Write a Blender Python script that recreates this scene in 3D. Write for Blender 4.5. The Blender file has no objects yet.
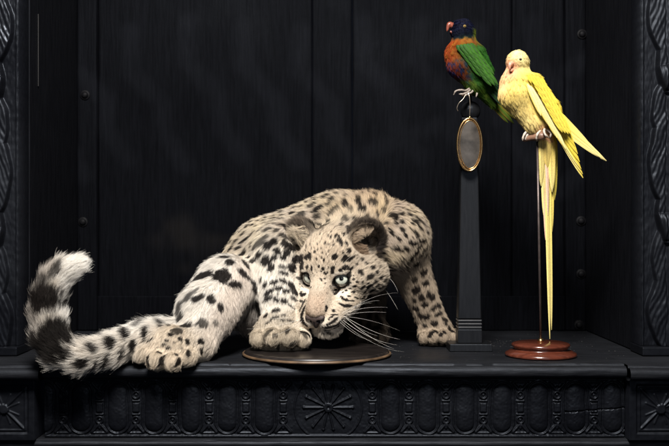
import bpy, math, random
import numpy as np
from mathutils import Vector, Matrix

random.seed(5)
RNG = np.random.default_rng(11)
sc = bpy.context.scene
COL = sc.collection

# ------------------------------------------------------------------ camera
CAM_Z = 0.18
cam_d = bpy.data.cameras.new('camera')
cam = bpy.data.objects.new('camera', cam_d)
COL.objects.link(cam)
cam.location = (0, 0, CAM_Z)
cam.rotation_euler = (math.radians(90), 0, 0)
cam_d.sensor_width = 36
cam_d.lens = 36 * 1000 / 669
cam_d.clip_start = 0.05
cam_d.clip_end = 50
cam_d.dof.use_dof = True
cam_d.dof.focus_distance = 1.34
cam_d.dof.aperture_fstop = 9
sc.camera = cam

# ------------------------------------------------------------------ world and lamps
w = bpy.data.worlds.new('World')
sc.world = w
w.use_nodes = True
w.node_tree.nodes['Background'].inputs[0].default_value = (0.016, 0.022, 0.040, 1)
w.node_tree.nodes['Background'].inputs[1].default_value = 0.6

def area_lamp(name, loc, target, sx, sy, power, col):
    l = bpy.data.lights.new(name, 'AREA')
    l.shape = 'RECTANGLE'; l.size = sx; l.size_y = sy
    l.energy = power; l.color = col
    o = bpy.data.objects.new(name, l)
    o.location = loc
    o.rotation_euler = (Vector(target) - Vector(loc)).to_track_quat('-Z', 'Y').to_euler()
    COL.objects.link(o)
    return o
area_lamp('studio_softbox_key', (-0.06, 0.28, 1.30), (0.0, 1.40, 0.18), 0.42, 0.42, 66, (1.0, 0.965, 0.92))
area_lamp('added_fill_lamp', (0.35, -0.25, 0.22), (0.0, 1.4, 0.05), 0.7, 0.5, 1.6, (0.88, 0.93, 1.0))  # unseen fill lamp, added to brighten the frieze from low in front

sc.view_settings.view_transform = 'Standard'
sc.view_settings.look = 'None'
sc.view_settings.exposure = 0.0
sc.view_settings.gamma = 1.0
sc.render.engine = 'CYCLES'
sc.cycles.max_bounces = 6
sc.cycles.use_denoising = True

# ------------------------------------------------------------------ helpers
def W(px, py, d):
    """design grid (669 x 446) at distance d -> metres"""
    return np.array([(px - 334.5) * d / 1000, d, CAM_Z - (py - 223) * d / 1000])

def nrm(v):
    v = np.asarray(v, float)
    return v / (np.linalg.norm(v, axis=-1, keepdims=True) + 1e-12)

def tag(o, label=None, cat=None, group=None, kind=None):
    if label: o['label'] = label
    if cat: o['category'] = cat
    if group: o['group'] = group
    if kind: o['kind'] = kind
    return o

def empty(name, loc, label, cat, group=None):
    o = bpy.data.objects.new(name, None)
    o.empty_display_size = 0.03
    o.location = loc
    COL.objects.link(o)
    return tag(o, label, cat, group)

def link(name, me, mat=None, parent=None):
    o = bpy.data.objects.new(name, me)
    COL.objects.link(o)
    if mat: me.materials.append(mat)
    if parent is not None:
        o.parent = parent
        off = Vector(parent.matrix_world.translation) if False else world_off(parent)
        o.location = -off
    return o

def world_off(p):
    v = Vector((0, 0, 0))
    while p is not None:
        v = v + p.location
        p = p.parent
    return v

def mesh_from(name, V, F, smooth=True):
    me = bpy.data.meshes.new(name)
    V = np.asarray(V, np.float32); 
    if isinstance(F, np.ndarray):
        n, k = F.shape
        me.vertices.add(len(V)); me.vertices.foreach_set('co', V.ravel())
        me.loops.add(n * k); me.loops.foreach_set('vertex_index', F.astype(np.int32).ravel())
        me.polygons.add(n)
        me.polygons.foreach_set('loop_start', np.arange(0, n * k, k, dtype=np.int32))
        me.polygons.foreach_set('loop_total', np.full(n, k, np.int32))
    else:
        me.from_pydata([tuple(v) for v in V], [], F)
    me.update(calc_edges=True)
    me.validate()
    if smooth:
        me.polygons.foreach_set('use_smooth', np.ones(len(me.polygons), bool))
    return me

def set_col(me, name, C):
    a = me.color_attributes.new(name, 'FLOAT_COLOR', 'POINT')
    C4 = np.ones((len(C), 4), np.float32); C4[:, :3] = C
    a.data.foreach_set('color', C4.ravel())

# ---- lattice noise
def _hash(i, j, k, seed):
    h = (i.astype(np.int64) * 374761393 + j.astype(np.int64) * 668265263 + k.astype(np.int64) * 2147483647 + seed * 144665) & 0x7fffffff
    h = ((h ^ (h >> 13)) * 1274126177) & 0x7fffffff
    h = ((h ^ (h >> 16)) * 2246822519) & 0x7fffffff
    return ((h ^ (h >> 15)) & 0xffff).astype(np.float32) / 65535.0

def vnoise(P, freq, seed=0):
    Q = np.asarray(P, np.float32) * freq + 1000.0
    I = np.floor(Q).astype(np.int64); f = (Q - I).astype(np.float32)
    f = f * f * (3 - 2 * f)
    r = 0
    for a in (0, 1):
        for b in (0, 1):
            for c in (0, 1):
                wgt = (f[:, 0] if a else 1 - f[:, 0]) * (f[:, 1] if b else 1 - f[:, 1]) * (f[:, 2] if c else 1 - f[:, 2])
                r = r + wgt * _hash(I[:, 0] + a, I[:, 1] + b, I[:, 2] + c, seed)
    return r * 2 - 1

def sstep(a, b, x):
    t = np.clip((x - a) / (b - a), 0, 1)
    return t * t * (3 - 2 * t)

# ---- signed distance field sculpting
class Sculpt:
    def __init__(s, lo, hi, h):
        s.h = h
        s.lo = np.array(lo, float)
        s.n = [int(math.ceil((hi[i] - lo[i]) / h)) + 1 for i in range(3)]
        s.ax = [(lo[i] + np.arange(s.n[i]) * h).astype(np.float32) for i in range(3)]
        s.F = np.full(s.n, 1.0, np.float32)
        s.prims = []          # for attributes

    def _box(s, lo, hi):
        sl = []
        for i in range(3):
            a = max(0, int((lo[i] - s.lo[i]) / s.h) - 1)
            b = min(s.n[i], int((hi[i] - s.lo[i]) / s.h) + 3)
            if b <= a: return None
            sl.append(slice(a, b))
        X = s.ax[0][sl[0]][:, None, None]; Y = s.ax[1][sl[1]][None, :, None]; Z = s.ax[2][sl[2]][None, None, :]
        return tuple(sl), X, Y, Z

    @staticmethod
    def d_cone(X, Y, Z, a, b, ra, rb):
        ba = b - a; L = float(ba @ ba) + 1e-12
        px, py, pz = X - a[0], Y - a[1], Z - a[2]
        t = np.clip((px * ba[0] + py * ba[1] + pz * ba[2]) / L, 0, 1)
        return np.sqrt((px - t * ba[0]) ** 2 + (py - t * ba[1]) ** 2 + (pz - t * ba[2]) ** 2) - (ra + (rb - ra) * t)

    @staticmethod
    def d_ell(X, Y, Z, c, R, r):
        px, py, pz = X - c[0], Y - c[1], Z - c[2]
        q = [px * R[i][0] + py * R[i][1] + pz * R[i][2] for i in range(3)]
        k0 = np.sqrt((q[0] / r[0]) ** 2 + (q[1] / r[1]) ** 2 + (q[2] / r[2]) ** 2) + 1e-9
        k1 = np.sqrt((q[0] / r[0] ** 2) ** 2 + (q[1] / r[1] ** 2) ** 2 + (q[2] / r[2] ** 2) ** 2) + 1e-9
        return k0 * (k0 - 1) / k1

    def _apply(s, lo, hi, fn, k, sub):
        m = k + 3.5 * s.h
        bx = s._box(lo - m, hi + m)
        if bx is None: return
        sl, X, Y, Z = bx
        d = fn(X, Y, Z).astype(np.float32)
        f = s.F[sl]
        if not sub:
            hh = np.maximum(k - np.abs(f - d), 0) / k
            s.F[sl] = np.minimum(f, d) - hh * hh * k * 0.25
        else:
            d = -d
            hh = np.maximum(k - np.abs(f - d), 0) / k
            s.F[sl] = np.maximum(f, d) + hh * hh * k * 0.25

    def cone(s, a, b, ra, rb, k=0.008, sub=False, **at):
        a = np.asarray(a, float); b = np.asarray(b, float); r = max(ra, rb)
        fn = lambda X, Y, Z: s.d_cone(X, Y, Z, a, b, ra, rb)
        s._apply(np.minimum(a, b) - r, np.maximum(a, b) + r, fn, k, sub)
        if at and not sub: s.prims.append((fn, at))

    def ell(s, c, r, R=None, k=0.008, sub=False, **at):
        c = np.asarray(c, float); R = np.eye(3) if R is None else np.asarray(R, float)
        fn = lambda X, Y, Z: s.d_ell(X, Y, Z, c, R, r)
        m = max(r)
        s._apply(c - m, c + m, fn, k, sub)
        if at and not sub: s.prims.append((fn, at))

    def mesh(s):
        F = s.F; S = F < 0
        n = F.shape
        C = np.zeros([v - 1 for v in n], np.int8)
        for a in (0, 1):
            for b in (0, 1):
                for c in (0, 1):
                    C += S[a:n[0] - 1 + a, b:n[1] - 1 + b, c:n[2] - 1 + c]
        act = (C > 0) & (C < 8)
        I, J, K = np.nonzero(act)
        idx = np.full(act.shape, -1, np.int32)
        idx[I, J, K] = np.arange(len(I))
        acc = np.zeros((len(I), 3)); cnt = np.zeros(len(I))
        for ax in range(3):
            for u in (0, 1):
                for v in (0, 1):
                    o = [0, 0, 0]; oth = [q for q in range(3) if q != ax]
                    o[oth[0]] = u; o[oth[1]] = v
                    e = list(o); e[ax] = 1
                    f0 = F[I + o[0], J + o[1], K + o[2]]; f1 = F[I + e[0], J + e[1], K + e[2]]
                    m = (f0 < 0) != (f1 < 0)
                    t = np.where(m, f0 / np.where(m, f0 - f1, 1), 0)
                    p = np.array(o, float)[None, :].repeat(len(I), 0); p[:, ax] = t
                    acc[m] += p[m]; cnt[m] += 1
        V = s.lo + (np.stack([I, J, K], 1) + acc / cnt[:, None]) * s.h
        quads = []
        for ax in range(3):
            b, c = [(1, 2), (2, 0), (0, 1)][ax]
            sl0 = [slice(1, n[q] - 1) for q in range(3)]; sl0[ax] = slice(0, n[ax] - 1)
            sl1 = list(sl0); sl1[ax] = slice(1, n[ax])
            s0 = S[tuple(sl0)]; s1 = S[tuple(sl1)]
            e = np.nonzero(s0 != s1)
            base = [e[0], e[1], e[2]]
            for q in range(3):
                if q != ax: base[q] = base[q] + 1
            flip = s0[e]
            def cell(db, dc):
                q = [base[0], base[1], base[2]]
                q[b] = q[b] - db; q[c] = q[c] - dc
                return idx[q[0], q[1], q[2]]
            Q = np.stack([cell(1, 1), cell(0, 1), cell(0, 0), cell(1, 0)], 1)
            Q[~flip] = Q[~flip][:, ::-1]
            quads.append(Q)
        Q = np.concatenate(quads)
        Q = Q[(Q >= 0).all(1)]
        # keep the largest shell away from dust: relax slightly
        return V, Q

def relax(V, Q, it=1, lam=0.5):
    E = np.concatenate([Q[:, [0, 1]], Q[:, [1, 2]], Q[:, [2, 3]], Q[:, [3, 0]]])
    E = np.concatenate([E, E[:, ::-1]])
    for _ in range(it):
        c = np.bincount(E[:, 0], minlength=len(V))
        A = np.stack([np.bincount(E[:, 0], V[E[:, 1], i], minlength=len(V)) for i in range(3)], 1)
        V = V + lam * (A / np.maximum(c, 1)[:, None] - V)
    return V

def vnormals(V, Q):
    n = np.cross(V[Q[:, 2]] - V[Q[:, 0]], V[Q[:, 3]] - V[Q[:, 1]])
    N = np.zeros_like(V)
    for i in range(4):
        for c in range(3):
            N[:, c] += np.bincount(Q[:, i], n[:, c], minlength=len(V))
    return nrm(N)

def blend_attrs(V, prims, keys, soft=0.004):
    """distance-weighted blend of the per-shape attributes"""
    ws = []
    X, Y, Z = (V[:, i].astype(np.float32) for i in range(3))
    D = np.stack([fn(X, Y, Z) for fn, _ in prims], 1)
    D = D - D.min(1, keepdims=True)
    Wt = np.exp(-D / soft); Wt /= Wt.sum(1, keepdims=True)
    out = {}
    for k in keys:
        A = np.array([np.atleast_1d(np.asarray(at[k], float)) for _, at in prims])
        out[k] = Wt @ A
    return out, Wt

# ---- strands
def strands(name, P, N, T, L, C, mat, parent, lift=None, r=0.00012, clump=0.5, cell=0.003, messy=0.15, pts=5, droop=0.0, Cr=None):
    """hair curves: roots P, normals N, lay direction T, length L, colour C"""
    n = len(P)
    lift = np.full(n, 0.4) if lift is None else lift
    T = T - N * (T * N).sum(1, keepdims=True); T = nrm(T)
    wob = np.stack([vnoise(P, 1 / (cell * 1.7), 40 + i) for i in range(3)], 1)
    key = np.floor((P + wob * cell * 0.6) / cell).astype(np.int64)
    hsh = key[:, 0] * 73856093 ^ key[:, 1] * 19349663 ^ key[:, 2] * 83492791
    _, inv = np.unique(hsh, return_inverse=True)
    m = inv.max() + 1
    clump = (clump if np.isscalar(clump) else clump[:, None, None])
    cnt = np.bincount(inv, minlength=m)
    cen = np.stack([np.bincount(inv, P[:, i], minlength=m) / cnt for i in range(3)], 1)
    cd = RNG.normal(size=(m, 3))
    R1 = RNG.normal(size=(n, 3))
    dirT = nrm(T + messy * (0.9 * cd[inv] + 0.6 * R1))
    lf = lift * (1 + 0.35 * RNG.normal(size=n)); lf = np.clip(lf, 0.05, 1.4)[:, None]
    L = L[:, None]
    t = np.linspace(0, 1, pts)[None, :, None]
    a = N * lf; 
    base = a[:, None, :] * (t - 0.45 * t * t) + dirT[:, None, :] * (0.75 * t + 0.35 * t * t)
    base[:, :, 2] -= droop * (t[:, :, 0] ** 2)
    off = (cen[inv] - P)[:, None, :] * (clump * t * t)
    X = P[:, None, :] + base * L[:, None, :] + off
    cu = bpy.data.hair_curves.new(name)
    cu.add_curves([pts] * n)
    at = cu.attributes.get('position') or cu.attributes.new('position', 'FLOAT_VECTOR', 'POINT')
    at.data.foreach_set('vector', X.astype(np.float32).ravel())
    rad = cu.attributes.get('radius') or cu.attributes.new('radius', 'FLOAT', 'POINT')
    rr = (r * (1 - 0.8 * t[0, :, 0] ** 1.5))[None, :].repeat(n, 0) * (0.75 + 0.5 * RNG.random((n, 1)))
    rad.data.foreach_set('value', rr.astype(np.float32).ravel())
    ca = cu.attributes.new('fur_color', 'FLOAT_COLOR', 'CURVE')
    C4 = np.ones((n, 4), np.float32); C4[:, :3] = np.clip(C, 0, 1)
    ca.data.foreach_set('color', C4.ravel())
    cu.materials.append(mat)
    o = bpy.data.objects.new(name, cu)
    COL.objects.link(o)
    o.parent = parent
    o.location = -world_off(parent)
    return o

def scatter(V, Q, N, wgt, n):
    T = np.concatenate([Q[:, [0, 1, 2]], Q[:, [0, 2, 3]]])
    A = np.linalg.norm(np.cross(V[T[:, 1]] - V[T[:, 0]], V[T[:, 2]] - V[T[:, 0]]), axis=1) * 0.5
    p = A * wgt[T].mean(1); cs = np.cumsum(p); cs /= cs[-1]
    f = np.searchsorted(cs, RNG.random(n)); f = np.minimum(f, len(T) - 1)
    u, v = RNG.random(n), RNG.random(n); m = u + v > 1; u[m] = 1 - u[m]; v[m] = 1 - v[m]
    B = np.stack([1 - u - v, u, v], 1)
    def interp(A_):
        return sum(A_[T[f, i]] * (B[:, i][:, None] if A_.ndim > 1 else B[:, i]) for i in range(3))
    return interp

# ---- materials
def new_mat(name):
    m = bpy.data.materials.new(name); m.use_nodes = True
    nt = m.node_tree
    return m, nt, nt.nodes['Principled BSDF']

def fur_mat(name, rough=0.35, spec=0.5):
    m = bpy.data.materials.new(name); m.use_nodes = True
    nt = m.node_tree; nt.nodes.clear()
    out = nt.nodes.new('ShaderNodeOutputMaterial')
    at = nt.nodes.new('ShaderNodeAttribute'); at.attribute_name = 'fur_color'
    h = nt.nodes.new('ShaderNodeBsdfHairPrincipled')
    h.parametrization = 'COLOR'
    h.inputs['Roughness'].default_value = rough
    h.inputs['Radial Roughness'].default_value = 0.6
    h.inputs['Random Roughness'].default_value = 0.2
    h.inputs['IOR'].default_value = 1.38
    nt.links.new(at.outputs['Color'], h.inputs['Color'])
    df = nt.nodes.new('ShaderNodeBsdfDiffuse')
    nt.links.new(at.outputs['Color'], df.inputs['Color'])
    mx = nt.nodes.new('ShaderNodeMixShader'); mx.inputs[0].default_value = 0.8
    nt.links.new(h.outputs[0], mx.inputs[1]); nt.links.new(df.outputs[0], mx.inputs[2])
    nt.links.new(mx.outputs[0], out.inputs['Surface'])
    return m

def vcol_mat(name, attr='fur_color', rough=0.8, coat=0.0, spec=0.3, sub=0.0):
    m, nt, p = new_mat(name)
    at = nt.nodes.new('ShaderNodeAttribute'); at.attribute_name = attr
    nt.links.new(at.outputs['Color'], p.inputs['Base Color'])
    p.inputs['Roughness'].default_value = rough
    p.inputs['Specular IOR Level'].default_value = spec
    p.inputs['Specular Tint'].default_value = (0.78, 0.86, 1.0, 1)
    p.inputs['Coat Weight'].default_value = coat
    return m

def wood_black(name, base=(0.0019, 0.0020, 0.0027), rough=0.42, grain=0.5, stretch=(60, 60, 4), bump=0.35, bdist=0.0012, spec=0.22):
    m, nt, p = new_mat(name)
    tc = nt.nodes.new('ShaderNodeTexCoord')
    mp = nt.nodes.new('ShaderNodeMapping'); mp.inputs['Scale'].default_value = stretch
    nt.links.new(tc.outputs['Object'], mp.inputs['Vector'])
    n1 = nt.nodes.new('ShaderNodeTexNoise'); n1.inputs['Scale'].default_value = 5; n1.inputs['Detail'].default_value = 8
    n1.inputs['Distortion'].default_value = 0.6
    nt.links.new(mp.outputs[0], n1.inputs['Vector'])
    n2 = nt.nodes.new('ShaderNodeTexNoise'); n2.inputs['Scale'].default_value = 7; n2.inputs['Detail'].default_value = 5
    nt.links.new(tc.outputs['Object'], n2.inputs['Vector'])
    n3 = nt.nodes.new('ShaderNodeTexNoise'); n3.inputs['Scale'].default_value = 90; n3.inputs['Detail'].default_value = 4
    nt.links.new(tc.outputs['Object'], n3.inputs['Vector'])
    cr = nt.nodes.new('ShaderNodeValToRGB')
    cr.color_ramp.elements[0].position = 0.3; cr.color_ramp.elements[1].position = 0.75
    b = np.array(base)
    cr.color_ramp.elements[0].color = (*(b * (1 - 0.5 * grain)), 1)
    cr.color_ramp.elements[1].color = (*(b * (1 + 0.9 * grain)), 1)
    nt.links.new(n1.outputs[0], cr.inputs[0]); nt.links.new(cr.outputs[0], p.inputs['Base Color'])
    mr = nt.nodes.new('ShaderNodeMapRange'); mr.inputs[1].default_value = 0.3; mr.inputs[2].default_value = 0.7
    mr.inputs[3].default_value = rough - 0.1; mr.inputs[4].default_value = rough + 0.16
    nt.links.new(n2.outputs[0], mr.inputs[0]); nt.links.new(mr.outputs[0], p.inputs['Roughness'])
    ad = nt.nodes.new('ShaderNodeMath'); ad.operation = 'MULTIPLY_ADD'; ad.inputs[1].default_value = 0.35
    nt.links.new(n3.outputs[0], ad.inputs[0]); nt.links.new(n1.outputs[0], ad.inputs[2])
    bp = nt.nodes.new('ShaderNodeBump'); bp.inputs['Strength'].default_value = bump; bp.inputs['Distance'].default_value = bdist
    nt.links.new(ad.outputs[0], bp.inputs['Height']); nt.links.new(bp.outputs[0], p.inputs['Normal'])
    p.inputs['Specular IOR Level'].default_value = spec
    p.inputs['Specular Tint'].default_value = (0.78, 0.86, 1.0, 1)
    return m

def plain_mat(name, col, rough=0.4, metal=0.0, noise=0.25, scale=60, bump=0.15, coat=0.0, stretch=(1, 1, 1)):
    m, nt, p = new_mat(name)
    tc = nt.nodes.new('ShaderNodeTexCoord')
    mp = nt.nodes.new('ShaderNodeMapping'); mp.inputs['Scale'].default_value = stretch
    nt.links.new(tc.outputs['Object'], mp.inputs['Vector'])
    n1 = nt.nodes.new('ShaderNodeTexNoise'); n1.inputs['Scale'].default_value = scale; n1.inputs['Detail'].default_value = 6
    nt.links.new(mp.outputs[0], n1.inputs['Vector'])
    cr = nt.nodes.new('ShaderNodeValToRGB')
    b = np.array(col)
    cr.color_ramp.elements[0].position = 0.3; cr.color_ramp.elements[1].position = 0.72
    cr.color_ramp.elements[0].color = (*np.clip(b * (1 - noise), 0, 1), 1)
    cr.color_ramp.elements[1].color = (*np.clip(b * (1 + noise), 0, 1), 1)
    nt.links.new(n1.outputs[0], cr.inputs[0]); nt.links.new(cr.outputs[0], p.inputs['Base Color'])
    p.inputs['Roughness'].default_value = rough; p.inputs['Metallic'].default_value = metal
    p.inputs['Coat Weight'].default_value = coat
    bp = nt.nodes.new('ShaderNodeBump'); bp.inputs['Strength'].default_value = bump; bp.inputs['Distance'].default_value = 0.0006
    nt.links.new(n1.outputs[0], bp.inputs['Height']); nt.links.new(bp.outputs[0], p.inputs['Normal'])
    return m

# ---- simple solids
def box_vf(x0, x1, y0, y1, z0, z1):
    V = [(x, y, z) for x in (x0, x1) for y in (y0, y1) for z in (z0, z1)]
    F = [(0, 1, 3, 2), (4, 6, 7, 5), (0, 4, 5, 1), (2, 3, 7, 6), (0, 2, 6, 4), (1, 5, 7, 3)]
    return V, F

def box(name, x0, x1, y0, y1, z0, z1, mat, parent, bev=0.0015):
    V, F = box_vf(x0, x1, y0, y1, z0, z1)
    me = mesh_from(name, V, F, smooth=False)
    o = link(name, me, mat, parent)
    if bev:
        b = o.modifiers.new('bevel', 'BEVEL'); b.width = bev; b.segments = 3; b.limit_method = 'ANGLE'
    return o

def lathe(name, prof, c, mat, parent, seg=72, smooth=True):
    """prof: (radius, z) bottom to top, around the vertical axis through c"""
    V = []; F = []
    for r, z in prof:
        for i in range(seg):
            a = 2 * math.pi * i / seg
            V.append((c[0] + r * math.cos(a), c[1] + r * math.sin(a), c[2] + z))
    m = len(prof)
    for j in range(m - 1):
        for i in range(seg):
            i2 = (i + 1) % seg
            F.append((j * seg + i, j * seg + i2, (j + 1) * seg + i2, (j + 1) * seg + i))
    F.append(tuple(range(seg))[::-1]); F.append(tuple((m - 1) * seg + i for i in range(seg)))
    me = mesh_from(name, V, F, smooth)
    return link(name, me, mat, parent)

def tube_vf(pts, rads, seg=10, cap=True):
    pts = np.array(pts, float); n = len(pts)
    rads = np.full(n, rads) if np.isscalar(rads) else np.array(rads)
    V = []; F = []
    tan = np.gradient(pts, axis=0); tan = nrm(tan)
    up = np.array([0, 0, 1.0]) if abs(tan[0][2]) < 0.9 else np.array([1.0, 0, 0])
    u = nrm(np.cross(tan[0], up))
    for i in range(n):
        u = nrm(u - tan[i] * (u @ tan[i])); v = np.cross(tan[i], u)
        for k in range(seg):
            a = 2 * math.pi * k / seg
            V.append(pts[i] + rads[i] * (math.cos(a) * u + math.sin(a) * v))
    for i in range(n - 1):
        for k in range(seg):
            k2 = (k + 1) % seg
            F.append((i * seg + k, i * seg + k2, (i + 1) * seg + k2, (i + 1) * seg + k))
    if cap:
        F.append(tuple(range(seg))[::-1]); F.append(tuple((n - 1) * seg + k for k in range(seg)))
    return V, F

def curve_pts(ctrl, n=16):
    """Catmull-Rom through control points"""
    c = [np.array(p, float) for p in ctrl]
    c = [2 * c[0] - c[1]] + c + [2 * c[-1] - c[-2]]
    out = []
    for i in range(1, len(c) - 2):
        for t in np.linspace(0, 1, n, endpoint=(i == len(c) - 3)):
            out.append(0.5 * ((2 * c[i]) + (-c[i - 1] + c[i + 1]) * t + (2 * c[i - 1] - 5 * c[i] + 4 * c[i + 1] - c[i + 2]) * t * t + (-c[i - 1] + 3 * c[i] - 3 * c[i + 1] + c[i + 2]) * t ** 3))
    return np.array(out)

def join_vf(parts):
    V = []; F = []
    for v, f in parts:
        o = len(V); V += [tuple(p) for p in v]; F += [tuple(i + o for i in q) for q in f]
    return V, F

def relief(name, x0, x1, z0, z1, yf, step, hfun, mat, parent, back=0.01):
    """carved board facing the camera: height field hfun(x, z) standing out from plane yf, closed at the back"""
    nx = int((x1 - x0) / step) + 1; nz = int((z1 - z0) / step) + 1
    X, Z = np.meshgrid(np.linspace(x0, x1, nx), np.linspace(z0, z1, nz), indexing='ij')
    H = hfun(X, Z)
    V = np.stack([X, yf - H, Z], -1).reshape(-1, 3)
    I = np.arange(nx * nz).reshape(nx, nz)
    F = np.stack([I[:-1, :-1], I[1:, :-1], I[1:, 1:], I[:-1, 1:]], -1).reshape(-1, 4)
    rim = np.concatenate([I[:, 0], I[-1, 1:], I[-2::-1, -1], I[0, -2:0:-1]])
    n0 = len(V); Vb = V[rim].copy(); Vb[:, 1] = yf + back
    V = np.concatenate([V, Vb]); m = len(rim); a = np.arange(m); b = (a + 1) % m
    Fs = np.stack([rim[a], n0 + a, n0 + b, rim[b]], 1)
    F = np.concatenate([F, Fs])
    me = mesh_from(name, V, F)
    return link(name, me, mat, parent)

# ================================================================== THE CABINET
M_wood = wood_black('black_painted_wood', spec=0.08, rough=0.5, base=(0.0055, 0.0057, 0.0072), grain=0.7)
M_carve = wood_black('black_carved_wood', base=(0.0034, 0.0037, 0.0050), rough=0.40, grain=0.4, stretch=(30, 30, 30), bump=0.3, bdist=0.0006)
M_ledge = wood_black('black_ledge_wood', base=(0.0072, 0.0075, 0.0088), rough=0.48, grain=0.9, stretch=(4, 50, 50), bump=0.8, bdist=0.0010)
M_iron = plain_mat('black_iron', (0.003, 0.003, 0.0038), rough=0.6, noise=0.5, scale=200, bump=0.5)
M_iron.node_tree.nodes['Principled BSDF'].inputs['Specular IOR Level'].default_value = 0.1

cab = empty('carved_cabinet', (0, 1.5, -0.15), 'black painted carved wooden cabinet niche with a ledge, carved frieze and leafy side pilasters', 'cabinet')

XL, XR, YB = -0.43, 0.42, 1.67
TOP = 0.88

def extrude_x(name, prof, x0, x1, mat, parent, n=220, amp=0.00025, seed=0):
    """moulding: profile in (y, z), closed, run along x, with hand-worn unevenness"""
    prof = np.array(prof); m = len(prof)
    xs = np.linspace(x0, x1, n)
    V = np.zeros((n, m, 3)); V[:, :, 0] = xs[:, None]; V[:, :, 1] = prof[None, :, 0]; V[:, :, 2] = prof[None, :, 1]
    V = V.reshape(-1, 3)
    nz = vnoise(V * [1, 3, 3], 30, seed) + 0.6 * vnoise(V * [1, 3, 3], 110, seed + 3)
    V[:, 2] += amp * nz; V[:, 1] += amp * np.roll(nz, 7)
    I = np.arange(n * m).reshape(n, m)
    F = np.stack([I[:-1], np.roll(I[:-1], -1, 1), np.roll(I[1:], -1, 1), I[1:]], -1).reshape(-1, 4)
    me = mesh_from(name, V, F.astype(int))
    # end caps
    o = link(name, me, mat, parent)
    md = o.modifiers.new('es', 'EDGE_SPLIT'); md.split_angle = math.radians(50)
    return o

def arc(cy, cz, r, a0, a1, n=9):
    return [(cy + r * math.cos(math.radians(a)), cz + r * math.sin(math.radians(a))) for a in np.linspace(a0, a1, n)]

# ledge board with a rolled nosing
prof = [(1.69, 0.0), (1.60, 0.0), (1.50, 0.0), (1.40, 0.0), (1.32, 0.0), (1.2865, 0.0), (1.2845, -0.0012), (1.2838, -0.003)] \
    + arc(1.2795, -0.0105, 0.0078, 62, 275, 16) + [(1.2815, -0.0195), (1.30, -0.0197), (1.69, -0.0197)]
extrude_x('ledge', prof, -0.372, 0.372, M_ledge, cab, amp=0.00035, seed=2)
prof2 = [(1.69, -0.0006), (1.50, -0.0006), (1.2705, -0.0006), (1.2685, -0.002), (1.2678, -0.004)] \
    + arc(1.2635, -0.0112, 0.0079, 62, 275, 16) + [(1.2655, -0.0200), (1.29, -0.0203), (1.69, -0.0203)]
extrude_x('corner_ledge', prof2, 0.3722, 0.56, M_ledge, cab, n=60, seed=8)
extrude_x('corner_ledge', prof2, -0.56, -0.3722, M_ledge, cab, n=60, seed=9)

# ---- frieze
def seg(u, v, x0, y0, x1, y1):
    dx, dy = x1 - x0, y1 - y0
    t = np.clip(((u - x0) * dx + (v - y0) * dy) / (dx * dx + dy * dy + 1e-9), 0, 1)
    return np.hypot(u - x0 - t * dx, v - y0 - t * dy)

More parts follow.
